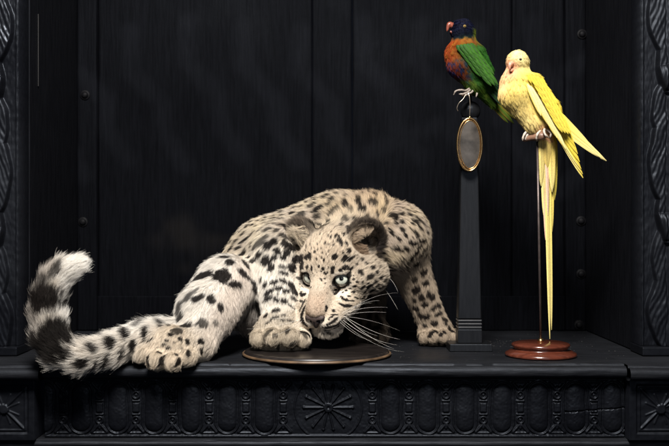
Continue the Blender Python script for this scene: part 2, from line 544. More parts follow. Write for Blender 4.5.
CAPS = [43, 80, 116.6, 153.3, 190, 227, 264, 390.8, 427.8, 465.3, 502.8, 539.8, 576.8, 613.8]
def frieze_h(X, Z):
    u = X / 1.285e-3 + 334.5; v = 223 + (CAM_Z - Z) / 1.285e-3
    H = np.zeros_like(u)
    cy = 408.5
    def up(d, w, h):                     # rounded ridge of half width w
        return h * sstep(w, w * 0.25, d)
    for c in CAPS:
        m = (np.abs(u - c) < 24)
        uu = u[m]; vv = v[m]
        d = seg(uu, vv, c, cy - 15, c, cy + 15)
        h = H[m]; wob = vnoise(np.stack([uu * 0.09, vv * 0.09, uu * 0], 1), 1.0, 17) * 0.7; d = d + wob
        h = np.maximum(h, up(np.abs(d - 11.7), 1.3, 1.5))
        h = np.where(d < 9.8, -1.0 + 3.7 * np.sqrt(np.clip(1 - (d / 9.6) ** 2, 0, 1)) ** 0.8, h)
        H[m] = h
    mids = [24.5] + [(a + b) / 2 for a, b in zip(CAPS[:-1], CAPS[1:]) if b - a < 60] + [283, 372.5, 632]
    for c in mids:
        m = (np.abs(u - c) < 13)
        uu = u[m]; vv = v[m]; h = H[m]
        a = np.abs(uu - c); b = np.abs(vv - cy)
        add = np.zeros_like(uu)
        dr = np.hypot(a, b - 12.5)
        add = np.maximum(add, up(np.abs(dr - 3.4), 1.2, 1.6)); add = np.maximum(add, up(dr, 1.5, 1.5))
        add = np.maximum(add, 1.7 * sstep(0.9, 0, np.maximum(a - 2.6, b - 4.0)))
        add = np.maximum(add, up(np.abs(b - 6.7), 1.0, 1.6) * (a < 4.0))
        sp = seg(a, b, 1.0, 17.5, 7.5, 24.5)
        add = np.maximum(add, up(sp, 1.9, 1.6))
        add = np.maximum(add, up(seg(a, b, 0, 17.5, 0, 20.5), 2.0, 1.4))
        add = np.maximum(add, up(seg(a, b, 0, 25.5, 8, 25.5), 1.2, 1.0))
        H[m] = np.maximum(h, add)
    # star wheel
    cx = 328.3; m = np.abs(u - cx) < 46
    uu = u[m] - cx; vv = v[m] - cy; h = H[m]
    rr = np.hypot(uu, vv)
    add = up(np.abs(rr - 33.8), 1.3, 1.0) * (np.abs(vv) < 27)
    hub = np.where(rr < 4.6, 2.2 - 1.4 * sstep(2.2, 0, rr), 0)
    add = np.maximum(add, hub)
    for i in range(14):
        a = 2 * math.pi * (i + 0.5) / 14 + 0.224
        L = 24.5 if abs(math.sin(a)) < 0.9 else 22.5
        px, py = math.cos(a), math.sin(a)
        d = seg(uu, vv, 5 * px, 5 * py, L * px, L * py)
        wdt = 1.1 + 0.5 * np.clip(rr / 25, 0, 1)
        add = np.maximum(add, 1.5 * sstep(1, 0.2, d / wdt))
        add = np.maximum(add, up(np.hypot(uu - L * px, vv - L * py), 2.1, 1.7))
    H[m] = np.maximum(h, add)
    # rails top and bottom
    H = np.maximum(H, up(np.abs(v - 380.2), 1.5, 1.5))
    H = np.maximum(H, up(np.abs(v - 437.2), 1.8, 1.6))
    P3 = np.stack([X.ravel(), Z.ravel(), X.ravel() * 0], 1)
    H = H + 0.16 * vnoise(P3, 140, 3).reshape(H.shape) + 0.13 * vnoise(P3, 420, 4).reshape(H.shape)
    H = H + 0.35 * vnoise(P3 * [0.3, 1, 1], 60, 5).reshape(H.shape)
    # an old crack across the right end
    dk = seg(u, v, 566, 413, 634, 408) + 0.6 * vnoise(P3, 300, 9).reshape(H.shape)
    H = H - 1.6 * sstep(1.0, 0.2, dk)
    return H * 0.001 * 1.35
relief('frieze', -0.374, 0.374, -0.0985, -0.0195, 1.292, 0.00062, frieze_h, M_carve, cab)

prof3 = [(1.33, -0.0975), (1.284, -0.0975), (1.282, -0.0990)] + arc(1.2835, -0.1035, 0.0042, 100, 260, 8) + \
    [(1.274, -0.1085)] + arc(1.2745, -0.1185, 0.0085, 95, 250, 10) + [(1.268, -0.128), (1.262, -0.135), (1.262, -0.16), (1.33, -0.16)]
extrude_x('base_moulding', prof3, -0.56, 0.56, M_ledge, cab, n=300, seed=12)

# ---- corner blocks with a carved saltire
def corner_h(cx):
    def f(X, Z):
        a = (X - cx) / 0.001; b = (Z + 0.0575) / 0.001
        q = np.maximum(np.abs(a), np.abs(b))
        H = 2.2 * sstep(30, 31.5, q) 
        H = np.maximum(H, 1.4 * sstep(1.4, 0.4, np.abs(q - 27)))
        for s in (1, -1):
            d = np.abs(a - s * b) / 1.41
            H = np.maximum(H, np.where(q < 26, 2.0 * sstep(2.4, 0.2, d), 0))
        H = np.maximum(H, np.where(np.hypot(a, b) < 6, 3.0, 0))
        for t in range(8):
            an = t * math.pi / 4 + 0.39
            d = seg(a, b, 6 * math.cos(an), 6 * math.sin(an), 20 * math.cos(an), 20 * math.sin(an))
            H = np.maximum(H, np.where(q < 26, 1.1 * sstep(1.8, 0.1, d), 0))
        P3 = np.stack([X.ravel(), Z.ravel(), X.ravel() * 0], 1)
        return (H + 0.3 * vnoise(P3, 150, 7).reshape(H.shape)) * 0.001
    return f
relief('corner_block', 0.3755, 0.56, -0.0972, -0.0202, 1.276, 0.0009, corner_h(0.416), M_carve, cab, back=0.06)
relief('corner_block', -0.56, -0.3825, -0.0972, -0.0202, 1.276, 0.0009, corner_h(-0.4215), M_carve, cab, back=0.06)

# ---- pilasters of overlapping acanthus leaves
def acanthus(c0, z_ref, half):
    per = 0.205
    def leaf(a, t):
        """one drooping acanthus leaf: a across (-1..1), t 0 top .. 1 tip"""
        live = (t > 0) & (t < 1); t = np.clip(t, 0.0005, 0.9995)
        wd = 0.30 + 0.62 * np.sin(math.pi * np.clip(t, 0, 1) ** 0.8) ** 0.8
        lob = 0.26 * (1 - np.abs(np.sin(t * math.pi * 2.5 + 0.6))) ** 1.2
        wd = wd - lob * (t < 0.9)
        inside = sstep(0.02, 0.14, wd - np.abs(a))
        dome = np.clip(1 - (np.abs(a) / (wd + 0.02)) ** 2, 0, 1) ** 0.5
        ang = np.abs(a) * 2.6 + t * 9.5                         # veins run out and down from the midrib
        vein = 0.5 + 0.5 * np.cos(2 * math.pi * (t * 4.6 - np.abs(a) * 1.35))
        fine = 0.5 + 0.5 * np.cos(2 * math.pi * (t * 14 - np.abs(a) * 5.5))
        h = 2.0 + 6.5 * t ** 1.6 + 3.6 * dome + 1.2 * vein * (1 - t * 0.4) + 0.55 * fine
        rib = sstep(0.11, 0.02, np.abs(a)); h = h + 1.5 * rib - 1.1 * sstep(0.05, 0.0, np.abs(np.abs(a) - 0.15))
        curl = np.sqrt(np.clip(1 - ((t - 0.90) / 0.085) ** 2, 0, 1)); h = h + 8.5 * curl * dome * (0.85 + 0.15 * np.cos(a * 26))
        return h * inside * live
    def f(X, Z):
        a = (X - c0) / half
        P3 = np.stack([X.ravel(), Z.ravel(), X.ravel() * 0], 1)
        a = a + 0.07 * vnoise(P3, 35, 21).reshape(X.shape)
        H = np.zeros_like(X)
        for n in range(-1, 5):
            t = (z_ref + per * n + per - Z) / (per * 1.13)
            t2 = t + 0.02 * vnoise(P3, 45, 22).reshape(X.shape) 
            H = np.maximum(H, leaf(a, t2))
        side = np.abs(np.abs(X - c0) - 0.0365) / 0.001
        H = np.maximum(H, 3.5 * sstep(2.2, 1.2, side))
        H = np.maximum(H, 6.0 * sstep(0.0380, 0.0390, np.abs(X - c0)))
        H = H + 0.3 * vnoise(P3, 160, 23).reshape(X.shape) + 0.2 * vnoise(P3 * [1, 0.3, 1], 500, 24).reshape(X.shape)
        return H * 0.001
    return f
# right: inner edge px 636 at 1.37 ; z_ref is the tip height of a leaf
relief('pilaster', 0.4185, 0.5035, 0.012, 0.83, 1.372, 0.0008, acanthus(0.4585, CAM_Z - (225 - 223) * 1.37e-3, 0.0365), M_carve, cab, back=0.04)
relief('pilaster', -0.5165, -0.4315, 0.012, 0.83, 1.372, 0.0008, acanthus(-0.4715, CAM_Z - (240 - 223) * 1.37e-3, 0.0365), M_carve, cab, back=0.04)
box('pilaster_base', 0.4165, 0.54, 1.352, 1.41, 0.0002, 0.0118, M_carve, cab)
box('pilaster_base', -0.54, -0.4295, 1.352, 1.41, 0.0002, 0.0118, M_carve, cab)

# ---- inside of the niche
box('side_wall', XR + 0.0005, XR + 0.03, 1.4125, YB + 0.02, 0.0002, TOP, M_wood, cab)
box('side_wall', XL - 0.03, XL - 0.0005, 1.4125, YB + 0.02, 0.0002, TOP, M_wood, cab)
box('top_board', XL - 0.12, XR + 0.12, 1.36, YB + 0.02, TOP + 0.0005 - 0.045, TOP + 0.02, M_wood, cab)

def bx(px): return (px - 334.5) * YB / 1000
edges = [(60, 97, 0.000), (97.6, 312, 0.004), (312.4, 352, -0.001), (352.5, 512, 0.0040), (512.6, 565, 0.004), (565.4, 600, -0.0005)]
CH = []  # strokes of the blurred lattice haze painted onto the planks
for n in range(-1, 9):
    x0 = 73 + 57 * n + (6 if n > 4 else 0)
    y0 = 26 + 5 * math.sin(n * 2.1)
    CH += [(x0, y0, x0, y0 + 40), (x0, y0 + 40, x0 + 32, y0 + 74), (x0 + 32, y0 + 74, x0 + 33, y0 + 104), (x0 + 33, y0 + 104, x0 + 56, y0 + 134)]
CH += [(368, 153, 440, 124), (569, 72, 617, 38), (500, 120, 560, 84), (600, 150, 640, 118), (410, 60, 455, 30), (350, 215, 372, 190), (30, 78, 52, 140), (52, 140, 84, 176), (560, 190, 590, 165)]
def haze_and_stain(X, Z):
    """out-of-focus lattice haze painted as grey bands, plus rubbed patches and a brown stain"""
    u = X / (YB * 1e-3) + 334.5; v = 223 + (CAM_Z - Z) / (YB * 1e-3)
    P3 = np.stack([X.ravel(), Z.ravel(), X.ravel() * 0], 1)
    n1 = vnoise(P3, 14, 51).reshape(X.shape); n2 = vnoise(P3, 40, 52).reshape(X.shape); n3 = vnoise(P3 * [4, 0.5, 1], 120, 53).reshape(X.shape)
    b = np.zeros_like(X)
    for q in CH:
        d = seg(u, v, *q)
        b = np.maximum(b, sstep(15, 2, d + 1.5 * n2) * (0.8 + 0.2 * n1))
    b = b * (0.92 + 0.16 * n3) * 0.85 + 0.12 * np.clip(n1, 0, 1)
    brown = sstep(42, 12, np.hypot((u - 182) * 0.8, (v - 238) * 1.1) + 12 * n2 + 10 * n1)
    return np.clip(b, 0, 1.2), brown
M_plank = wood_black('black_plank_wood', spec=0.03, rough=0.6, bump=0.5, grain=0.7)
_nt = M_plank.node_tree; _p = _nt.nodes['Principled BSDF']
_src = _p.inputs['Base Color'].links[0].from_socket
_at = _nt.nodes.new('ShaderNodeAttribute'); _at.attribute_name = 'haze_and_wear'
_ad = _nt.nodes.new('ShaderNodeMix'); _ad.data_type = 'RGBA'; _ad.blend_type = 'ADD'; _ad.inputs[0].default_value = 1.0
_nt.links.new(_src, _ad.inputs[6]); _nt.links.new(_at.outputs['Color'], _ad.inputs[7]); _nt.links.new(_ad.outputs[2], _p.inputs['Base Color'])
for i, (a, b, dy) in enumerate(edges):
    x0, x1 = max(bx(a), XL), min(bx(b), XR)
    def plank_h(X, Z, i=i, x0=x0, x1=x1):
        P3 = np.stack([X.ravel(), Z.ravel() * 0.35, X.ravel() * 0 + i], 1)
        h = 0.0007 * vnoise(P3, 12, 60 + i).reshape(X.shape) + 0.00025 * vnoise(P3 * [1, 0.2, 1], 160, 80 + i).reshape(X.shape)
        e = np.minimum(X - x0, x1 - X)
        return h - 0.0012 * sstep(0.0018, 0.0, e + 0.0008 * vnoise(P3, 60, 90).reshape(X.shape))
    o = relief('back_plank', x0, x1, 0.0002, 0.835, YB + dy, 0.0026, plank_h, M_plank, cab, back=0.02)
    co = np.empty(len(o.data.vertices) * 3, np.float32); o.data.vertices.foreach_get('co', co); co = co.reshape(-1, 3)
    bl, br = haze_and_stain(co[:, 0], co[:, 2])
    set_col(o.data, 'haze_and_wear', bl[:, None] * np.array([0.0024, 0.0026, 0.0033]) + br[:, None] * np.array([0.0040, 0.0034, 0.0028]))
for a, b in ((97.8, 312), (353, 565)):
    box('bottom_rail', bx(a), bx(b), YB - 0.0015, YB + 0.0035, 0.0004, 0.18 - (296 - 223) * YB / 1000, M_plank, cab, bev=0.0015)

def bolt(c, r, axis):
    prof = [(1.5, 0), (1.5, 0.12), (1.25, 0.2), (0.95, 0.22), (0.95, 0.4), (0.85, 0.6), (0.62, 0.78), (0.3, 0.88), (0.02, 0.9)]
    V = []; F = []; s = 20
    for rr, h in prof:
        for k in range(s):
            a = 2 * math.pi * k / s
            p = Vector((rr * r * math.cos(a), rr * r * math.sin(a), h * r))
            V.append(p)
    for j in range(len(prof) - 1):
        for k in range(s):
            k2 = (k + 1) % s
            F.append((j * s + k, j * s + k2, (j + 1) * s + k2, (j + 1) * s + k))
    Rm = Vector(axis).to_track_quat('Z', 'Y').to_matrix()
    V = [tuple(Rm @ v + Vector(c)) for v in V]
    link('bolt', mesh_from('bolt', V, F), M_iron, cab)
for px, py in ((85, 95), (83, 222), (582, 34), (581, 221), (581, 274), (579, 325)):
    c = W(px, py, YB - 0.0008)
    bolt(c, 0.0056, (0, -1, 0))
M_glint = plain_mat('painted_glint', (0.010, 0.009, 0.009), rough=0.6, noise=0.5, scale=40)
box('glint_strip', XL + 0.0002, XL + 0.0009, 1.4495, 1.4515, 0.18 + (223 - 86) * 1.45e-3, 0.18 + (223 - 14) * 1.45e-3, M_glint, cab, bev=0)  # thin paler strip added to paint a glint on the side wall

V_ = []; F_ = []
for k in range(420):
    x = random.uniform(-0.36, 0.40); y = random.uniform(1.29, 1.64) if k % 3 else random.gauss(1.46, 0.05); y = min(max(y, 1.29), 1.65)
    if k % 4 == 0: x = random.gauss(0.23, 0.03); y = random.gauss(1.50, 0.03)
    a = random.uniform(0, math.pi); l = random.uniform(0.0003, 0.0011) * (2.5 if random.random() < 0.06 else 1); w_ = random.uniform(0.0001, 0.00035); h_ = 0.0002
    c_, s_ = math.cos(a), math.sin(a); n0 = len(V_)
    for du, dv, dz in ((-l, -w_, 0), (l, -w_ * 0.4, 0), (l * 0.7, w_, 0), (-l * 0.6, w_ * 0.8, 0), (0, 0, h_)):
        V_.append((x + du * c_ - dv * s_, y + du * s_ + dv * c_, 0.0003 + dz))
    F_ += [(n0 + 0, n0 + 1, n0 + 4), (n0 + 1, n0 + 2, n0 + 4), (n0 + 2, n0 + 3, n0 + 4), (n0 + 3, n0 + 0, n0 + 4), (n0 + 3, n0 + 2, n0 + 1, n0 + 0)]
tag(link('dust', mesh_from('dust', V_, F_, smooth=False), plain_mat('pale_dust', (0.09, 0.085, 0.08), rough=0.9)), 'pale dust flecks scattered over the black ledge', 'dust', kind='stuff')

# ================================================================== THE LEOPARD
leo = empty('leopard', tuple(W(300, 350, 1.40) * [1, 1, 0]), 'crouching young spotted leopard with pale staring eyes and one forepaw on the round plinth', 'leopard')

PX = 0.001
HV = 0.0016
B = Sculpt((-0.415, 1.185, -0.028), (0.205, 1.60, 0.25), HV)

TAN = (0.50, 0.375, 0.245); CRM = (0.60, 0.52, 0.415); WHT = (0.76, 0.71, 0.63); GRY = (0.40, 0.33, 0.27); DRK = (0.10, 0.08, 0.065)
REG = ['body', 'head', 'fleg', 'rleg', 'hleg', 'paw', 'tail', 'ear', 'dark']

def at(reg, flow, ln, lift, col):
    return dict(reg=[1.0 if reg == r else 0.0 for r in REG], flow=nrm(flow), ln=ln, lift=lift, col=col)

def C(a, b, k=8, **A):
    (ax, ay, ad, ar), (bx_, by, bd, br) = a, b
    B.cone(W(ax, ay, ad), W(bx_, by, bd), ar * ad * PX, br * bd * PX, k=k * 1.4 * PX, **A)
def E(c, r, k=8, R=None, **A):
    x, y, d = c
    B.ell(W(x, y, d), [q * d * PX for q in r], R=R, k=k * 1.4 * PX, **A)

# torso: withers, back, rump
A1 = at('body', (-1, 0.1, -0.25), 0.0060, 0.30, CRM)
C((335, 233, 1.47, 41), (270, 259, 1.47, 40), k=10, **A1)
C((270, 259, 1.47, 40), (235, 286, 1.45, 31), k=10, **at('body', (-1, 0, -0.6), 0.0060, 0.30, CRM))
C((368, 230, 1.46, 38), (345, 235, 1.46, 40), k=10, **at('body', (-0.2, 0.5, 0.6), 0.0095, 0.36, TAN))
E((399, 237, 1.45), (30.5, 37, 34), k=10, **at('body', (0.55, 0.1, -0.8), 0.0058, 0.34, (0.54, 0.445, 0.335)))
C((360, 243, 1.445, 33), (345, 250, 1.41, 31), k=12, **at('body', (0.6, 0.5, 0.1), 0.010, 0.4, CRM))
E((279, 250, 1.425), (29, 32, 28), k=12, **at('body', (-0.6, 0.1, -0.8), 0.0075, 0.32, (0.64, 0.56, 0.455)))
C((330, 275, 1.48, 30), (262, 300, 1.47, 26), k=12, **at('dark', (-0.4, 0, -1), 0.014, 0.5, (0.20, 0.17, 0.145)))  # chest and belly underside: shade put into the darker fur colour
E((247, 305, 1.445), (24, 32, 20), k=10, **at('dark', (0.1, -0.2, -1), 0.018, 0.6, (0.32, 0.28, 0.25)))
E((386, 256, 1.425), (15, 15, 13), k=10, **at('body', (0.8, -0.1, -0.7), 0.0105, 0.45, (0.58, 0.47, 0.34)))
# left foreleg, paw on the plinth
AF = at('fleg', (0, -0.25, -1), 0.0065, 0.26, WHT)
C((276, 262, 1.405, 24), (280, 296, 1.385, 19), k=9, **AF)
C((280, 296, 1.385, 19), (281, 325, 1.372, 17.5), k=7, **AF)
AP = at('paw', (0, -0.8, -0.8), 0.0045, 0.26, (0.46, 0.385, 0.29))
E((281, 334, 1.358), (27, 12.5, 24), k=8, **AP)
for x, y, d, rx in ((258.5, 340, 1.338, 8.2), (272.5, 338.5, 1.328, 9.2), (289, 338.5, 1.328, 9.4), (302.5, 340, 1.338, 8)):
    C((x, y - 4, d + 0.018, rx - 0.3), (x, y - 0.5, d + 0.002, rx), k=3.8, **AP)
# right foreleg, its shade put into a darker coat colour
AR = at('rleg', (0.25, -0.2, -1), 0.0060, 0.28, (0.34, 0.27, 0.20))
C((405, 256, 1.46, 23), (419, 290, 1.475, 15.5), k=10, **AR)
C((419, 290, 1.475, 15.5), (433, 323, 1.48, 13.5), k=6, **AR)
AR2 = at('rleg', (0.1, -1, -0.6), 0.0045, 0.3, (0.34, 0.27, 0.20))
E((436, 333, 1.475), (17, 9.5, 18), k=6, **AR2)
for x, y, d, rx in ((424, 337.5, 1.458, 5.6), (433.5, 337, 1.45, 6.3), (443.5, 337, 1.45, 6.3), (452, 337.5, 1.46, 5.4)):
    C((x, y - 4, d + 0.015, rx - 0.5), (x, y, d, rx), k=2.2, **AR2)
# far hind foot under the chest, coat darkened to paint the shade there
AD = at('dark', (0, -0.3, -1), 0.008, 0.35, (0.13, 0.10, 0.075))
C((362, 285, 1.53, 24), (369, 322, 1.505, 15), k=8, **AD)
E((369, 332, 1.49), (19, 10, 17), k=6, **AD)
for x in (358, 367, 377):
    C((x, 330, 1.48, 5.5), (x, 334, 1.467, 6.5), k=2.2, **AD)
# near hind leg
AH = at('hleg', (-0.45, -0.1, -1), 0.0066, 0.32, (0.70, 0.655, 0.59))
C((225, 285, 1.39, 30), (207, 311, 1.345, 28.5), k=15, **AH)
C((207, 311, 1.345, 28.5), (196, 340, 1.31, 20), k=8, **AH)
AHP = at('paw', (-0.35, -0.8, -0.8), 0.005, 0.26, (0.60, 0.505, 0.39))
E((170, 350, 1.288), (30, 17.5, 24), k=8, **AHP)
C((196, 345, 1.31, 17), (172, 350, 1.288, 17), k=8, **AHP)
for x, y, d, rx in ((143, 354.5, 1.272, 8.8), (156.5, 361, 1.258, 9.4), (173, 362.5, 1.255, 9.4), (188.5, 357.5, 1.266, 8.4)):
    C((x + 4, y - 6, d + 0.02, rx), (x, y - 0.5, d + 0.002, rx), k=4, **AHP)
# tail
tl = [(196, 330, 1.36, 17), (172, 334, 1.325, 15), (146, 337, 1.30, 14.5), (112, 349, 1.272, 13.5), (80, 356, 1.25, 14), (60, 350, 1.243, 15), (51, 336, 1.243, 15), (48, 315, 1.243, 14.5), (49, 297, 1.243, 13.5), (55, 281, 1.243, 12.5), (65, 270, 1.243, 10.5), (77, 265, 1.243, 7.5)]
for a, b in zip(tl[:-1], tl[1:]):
    f = W(*b[:3]) - W(*a[:3])
    C(a, b, k=4, **at('tail', f, 0.0100, 0.70, (0.76, 0.70, 0.62) if a[0] > 55 and a[1] > 330 else (0.70, 0.64, 0.56)))

# ---- head in its own axes: r to the right of the picture, u up the face, c out along the nose
PSI, PHI, ROL = math.radians(24), math.radians(29), math.radians(2)
HE = W(323.8, 280.5, 1.36); HS = 1.36 * PX
hr = np.array([math.cos(PSI), -math.sin(PSI), 0])
hc = np.array([-math.sin(PSI) * math.cos(PHI), -math.cos(PSI) * math.cos(PHI), -math.sin(PHI)])
hu = np.array([-math.sin(PSI) * math.sin(PHI), -math.cos(PSI) * math.sin(PHI), math.cos(PHI)])
hr, hu = hr * math.cos(ROL) - hu * math.sin(ROL), hu * math.cos(ROL) + hr * math.sin(ROL)
HR = np.stack([hr, hu, hc])
def H(r, u, c): return HE + HS * (r * hr + u * hu + c * hc)
def toH(P): return ((P - HE) @ HR.T) / HS
def HCn(a, b, ra, rb, k=5, sub=False, **A): B.cone(H(*a), H(*b), ra * HS, rb * HS, k=k * HS, sub=sub, **A)
def HEl(c, r, k=5, sub=False, Rm=None, **A): B.ell(H(*c), [q * HS for q in r], R=(HR if Rm is None else Rm), k=k * HS, sub=sub, **A)

AHd = at('head', hc, 0.0042, 0.22, CRM)
AHc = at('head', hr, 0.006, 0.34, CRM)
HEl((0, 10, -31), (33, 29, 34), k=8, **AHd)
HEl((0, 7, -8), (19, 15, 13), k=8, **AHd)
for s in (-1, 1):
    HEl((s * 25, -8, -20), (15.5, 16, 19), k=9, **AHd)
    HEl((s * 34, -12, -36), (19, 22, 18), k=10, **AHc)
    HCn((s * 22, -24, -14), (s * 11, -36, 8), 13, 8.5, k=8, **AHd)
    HEl((s * 15, 10.5, -4.5), (11, 5.0, 6.5), k=5, **AHd)
HEl((0, -20, 12), (15, 14, 18), k=8, **AHd)
HCn((0, 1, 2), (0, -15, 25), 11.5, 10, k=6, **AHd)
HEl((0, -17.5, 28), (10.2, 6.5, 9), k=4, **AHd)
for s in (-1, 1):
    HEl((s * 10.0, -29, 25.5), (11.2, 8.8, 11.5), k=4, **AHd)
    HCn((s * 13.5, -28, 19), (s * 21, -24, 2), 11, 13, k=6, **AHd)
HEl((4, -43, 22), (15, 7.4, 11.5), k=4, **AHd)
HCn((4, -42, 15), (1, -35, -14), 13, 19, k=7, **AHd)
# mouth, philtrum and lower-lip grooves
for s in (-1, 1):
    pp = [(0, -36.0, 37), (s * 4, -37.2, 35.3), (s * 9.5, -38.6, 30), (s * 15.5, -37, 20), (s * 21, -33, 9)]
    for a, b in zip(pp[:-1], pp[1:]): HCn(a, b, 1.3, 1.3, k=2.2, sub=True)
HCn((0, -28, 38.5), (0, -36, 38), 0.9, 0.9, k=2, sub=True)
# ears: cupped shells
EARS = []
for s, cc, yaw, tilt in ((1, (35, 27, -41), 16, -8), (-1, (-36, 27, -40), -14, 8)):
    ay, ti = math.radians(yaw), math.radians(tilt)
    ec = nrm(hc * math.cos(ay) * 0.9 + hr * math.sin(ay) + hu * 0.28)      # the way the cup opens
    er = nrm(np.cross(hu, ec)) * 1.0
    er = nrm(er * math.cos(ti) + np.cross(ec, er) * math.sin(ti)); eu = nrm(np.cross(ec, er))
    Rm = np.stack([er, eu, ec])
    A = at('ear', hu + 0.3 * s * hr, 0.0085, 0.55, (0.42, 0.33, 0.24))
    es = 0.95 if s > 0 else 0.9
    HEl(cc, (20.5 * es, 19.5 * es, 12), k=4, Rm=Rm, **A)
    c0 = H(*cc) + HS * (6.5 * ec - 1.5 * eu + (1.5 * s) * er)
    B.ell(c0, [16.8 * HS, 16.6 * HS, 12.5 * HS], R=Rm, k=2.5 * HS, sub=True)
    c1 = H(*cc) + HS * (-4 * ec - 5 * eu + (5 * s) * er)
    B.ell(c1, [6 * HS, 7.5 * HS, 10 * HS], R=Rm, k=3 * HS, sub=True)
    EARS.append((s, H(*cc), Rm, c0, c1))
# eyes: lid bulge, then the opening
EYE = []
for s in (-1, 1):
    ec = H(s * 16.6, -0.6, -6.2)
    fw = nrm(hc * 1.0 + hr * (s * 0.36) + hu * 0.12)
    rr = nrm(np.cross(hu, fw)); uu = nrm(np.cross(fw, rr))
    B.ell(ec, [10.3 * HS] * 3, k=3.5 * HS)
    # almond: inner corner a little lower
    tl_ = math.radians(9 * s); r2 = rr * math.cos(tl_) + uu * math.sin(tl_); u2 = nrm(np.cross(fw, r2))
    B.ell(ec + fw * 9.0 * HS - uu * 0.3 * HS, [8.0 * HS, 7.6 * HS, 8.5 * HS], R=np.stack([r2, u2, fw]), k=1.2 * HS, sub=True)
    B.ell(ec, [9.6 * HS] * 3, k=0.5 * HS, sub=True)
    B.ell(ec - fw * 3 * HS, [8.9 * HS] * 3, k=1.0 * HS)
    EYE.append((s, ec, fw, rr, uu))

V, Q = B.mesh()
V = relax(V, Q, 1, 0.35)
N = vnormals(V, Q)
att, _ = blend_attrs(V, B.prims, ['reg', 'flow', 'ln', 'lift', 'col'], soft=0.0065)
REGW = att['reg']
NOSE = H(0, -14, 34)

def fix_flow(P, reg, flow):
    hw = reg[:, 1:2] + 0.0
    rad = nrm(P - NOSE)
    hf = toH(P)
    f = nrm(flow) * (1 - hw) + rad * hw * 1.0
    return nrm(f)
FLOW = fix_flow(V, REGW, att['flow'])
LEN = att['ln'][:, 0].copy(); LIFT = att['lift'][:, 0].copy()
hv = toH(V)
hd = REGW[:, 1]
# face coat: shortest on the muzzle and bridge, longer to the cheeks and chin
fd = np.linalg.norm(hv - np.array([0, -12, 22]), axis=1)
LEN = LEN * (1 - hd) + hd * (0.0016 + 0.0028 * sstep(14, 62, fd) + 0.003 * sstep(40, 62, np.abs(hv[:, 0])) * (hv[:, 2] < -10))
LEN = np.where((hd > 0.5) & (hv[:, 1] < -38), np.maximum(LEN, 0.0045), LEN)

# ---- coat colour
SPOT_RAW = []
def Z(ox, oy, sc_, L, st=1.0, col=0):
    for e in L:
        x, y, rx, ry = e[:4]; an = e[4] if len(e) > 4 else 0; s_ = (e[5] if len(e) > 5 else st) ** 0.45; kf = 1.02 if (ox, oy) == (345, 262) else 1.17; rx *= kf; ry *= kf * 1.02
        SPOT_RAW.append((ox + x / sc_, oy + y / sc_, rx, ry, an, s_, col))
# face
Z(290, 222, 11.15, [(570, 225, 1.9, 3.4), (495, 385, 2.9, 3.4), (440, 150, 1.2, 2.6, -30), (520, 135, 2, 1.1), (385, 235, 1.6, 1.1, 40), (430, 248, 1.6, .9), (485, 250, 1.6, .9), (525, 210, 1.4, 1.4), (545, 155, 1.1, 1.8), (500, 165, 1.1, 1.3), (635, 245, 1.4, 1.6), (595, 345, 1.1, 1.9), (655, 318, 2.4, 2), (600, 425, 2.6, 2.2), (650, 410, 2.3, 2), (270, 335, 1.5, .8), (435, 315, 1.2, .9, 0, .6), (345, 400, 1, 1), (375, 430, 1, 1.6), (360, 340, .8, .8), (285, 30, 2.6, 1.6), (325, 60, 1.5, 1.2), (640, 40, 1.8, 2.4), (600, 120, 1.2, 1.8), (565, 10, 2.2, 1.6), (350, 290, .8, 1.2, 0, .6), (305, 300, .8, 1.2, 0, .6), (180, 380, 1, 2, 30, .7), (215, 400, 1, 2.4, 20, .7)])
Z(290, 262, 11.15, [(475, 92, 2, 3.9, 8), (558, 85, 2.4, 1.8), (600, 72, 2.2, 2), (642, 55, 2.4, 2.2), (370, 70, 1.4, 1.9), (390, 128, 2, 1.1, 35), (420, 118, 1, 1.1), (345, 185, 1.6, .8, 30), (385, 190, 1.2, .8), (355, 213, 1, .7), (398, 228, .8, .8), (320, 45, .9, 1.6, 15), (345, 100, .9, 1), (430, 60, .8, .8), (580, 392, 1.1, 2.6, -35), (618, 425, 3.2, 1, 12), (590, 335, 1.0, .7), (205, 275, 1.1, .9, 0, .8), (145, 365, 2.8, 1.5, 0, .9), (235, 70, .9, 2.6, 10, .8), (190, 60, 1.2, 2, 0, .7), (120, 345, 1, 2, 20, .8)])
Z(290, 302, 11.15, [(405, 60, 1.5, 2.5), (400, 95, .8, 1.6), (490, 92, 1.3, 1.3), (500, 138, 3.0, .8), (455, 165, 2.2, .8, -30), (432, 192, 1.1, .8), (575, 25, 4.2, 1, 28), (640, 36, 4.2, 1.1, 0), (470, 226, 6.6, 1.5, -30), (450, 290, 5.8, 1.1, -10), (560, 250, 5.5, 1.1, -18), (385, 315, 2.4, .7, -10), (148, 232, 6, 1.4, 48), (205, 330, 5.0, 1.3, 45, .9), (125, 90, 1.0, 7, 4, .8), (118, 20, .9, 5, 0, .7), (130, 160, 3, .7, 45, .8), (540, 300, 4, .8, -12, .8), (430, 340, 2.0, .6), (360, 360, 1.6, .6), (480, 355, 1.6, .6, 0, .7)])
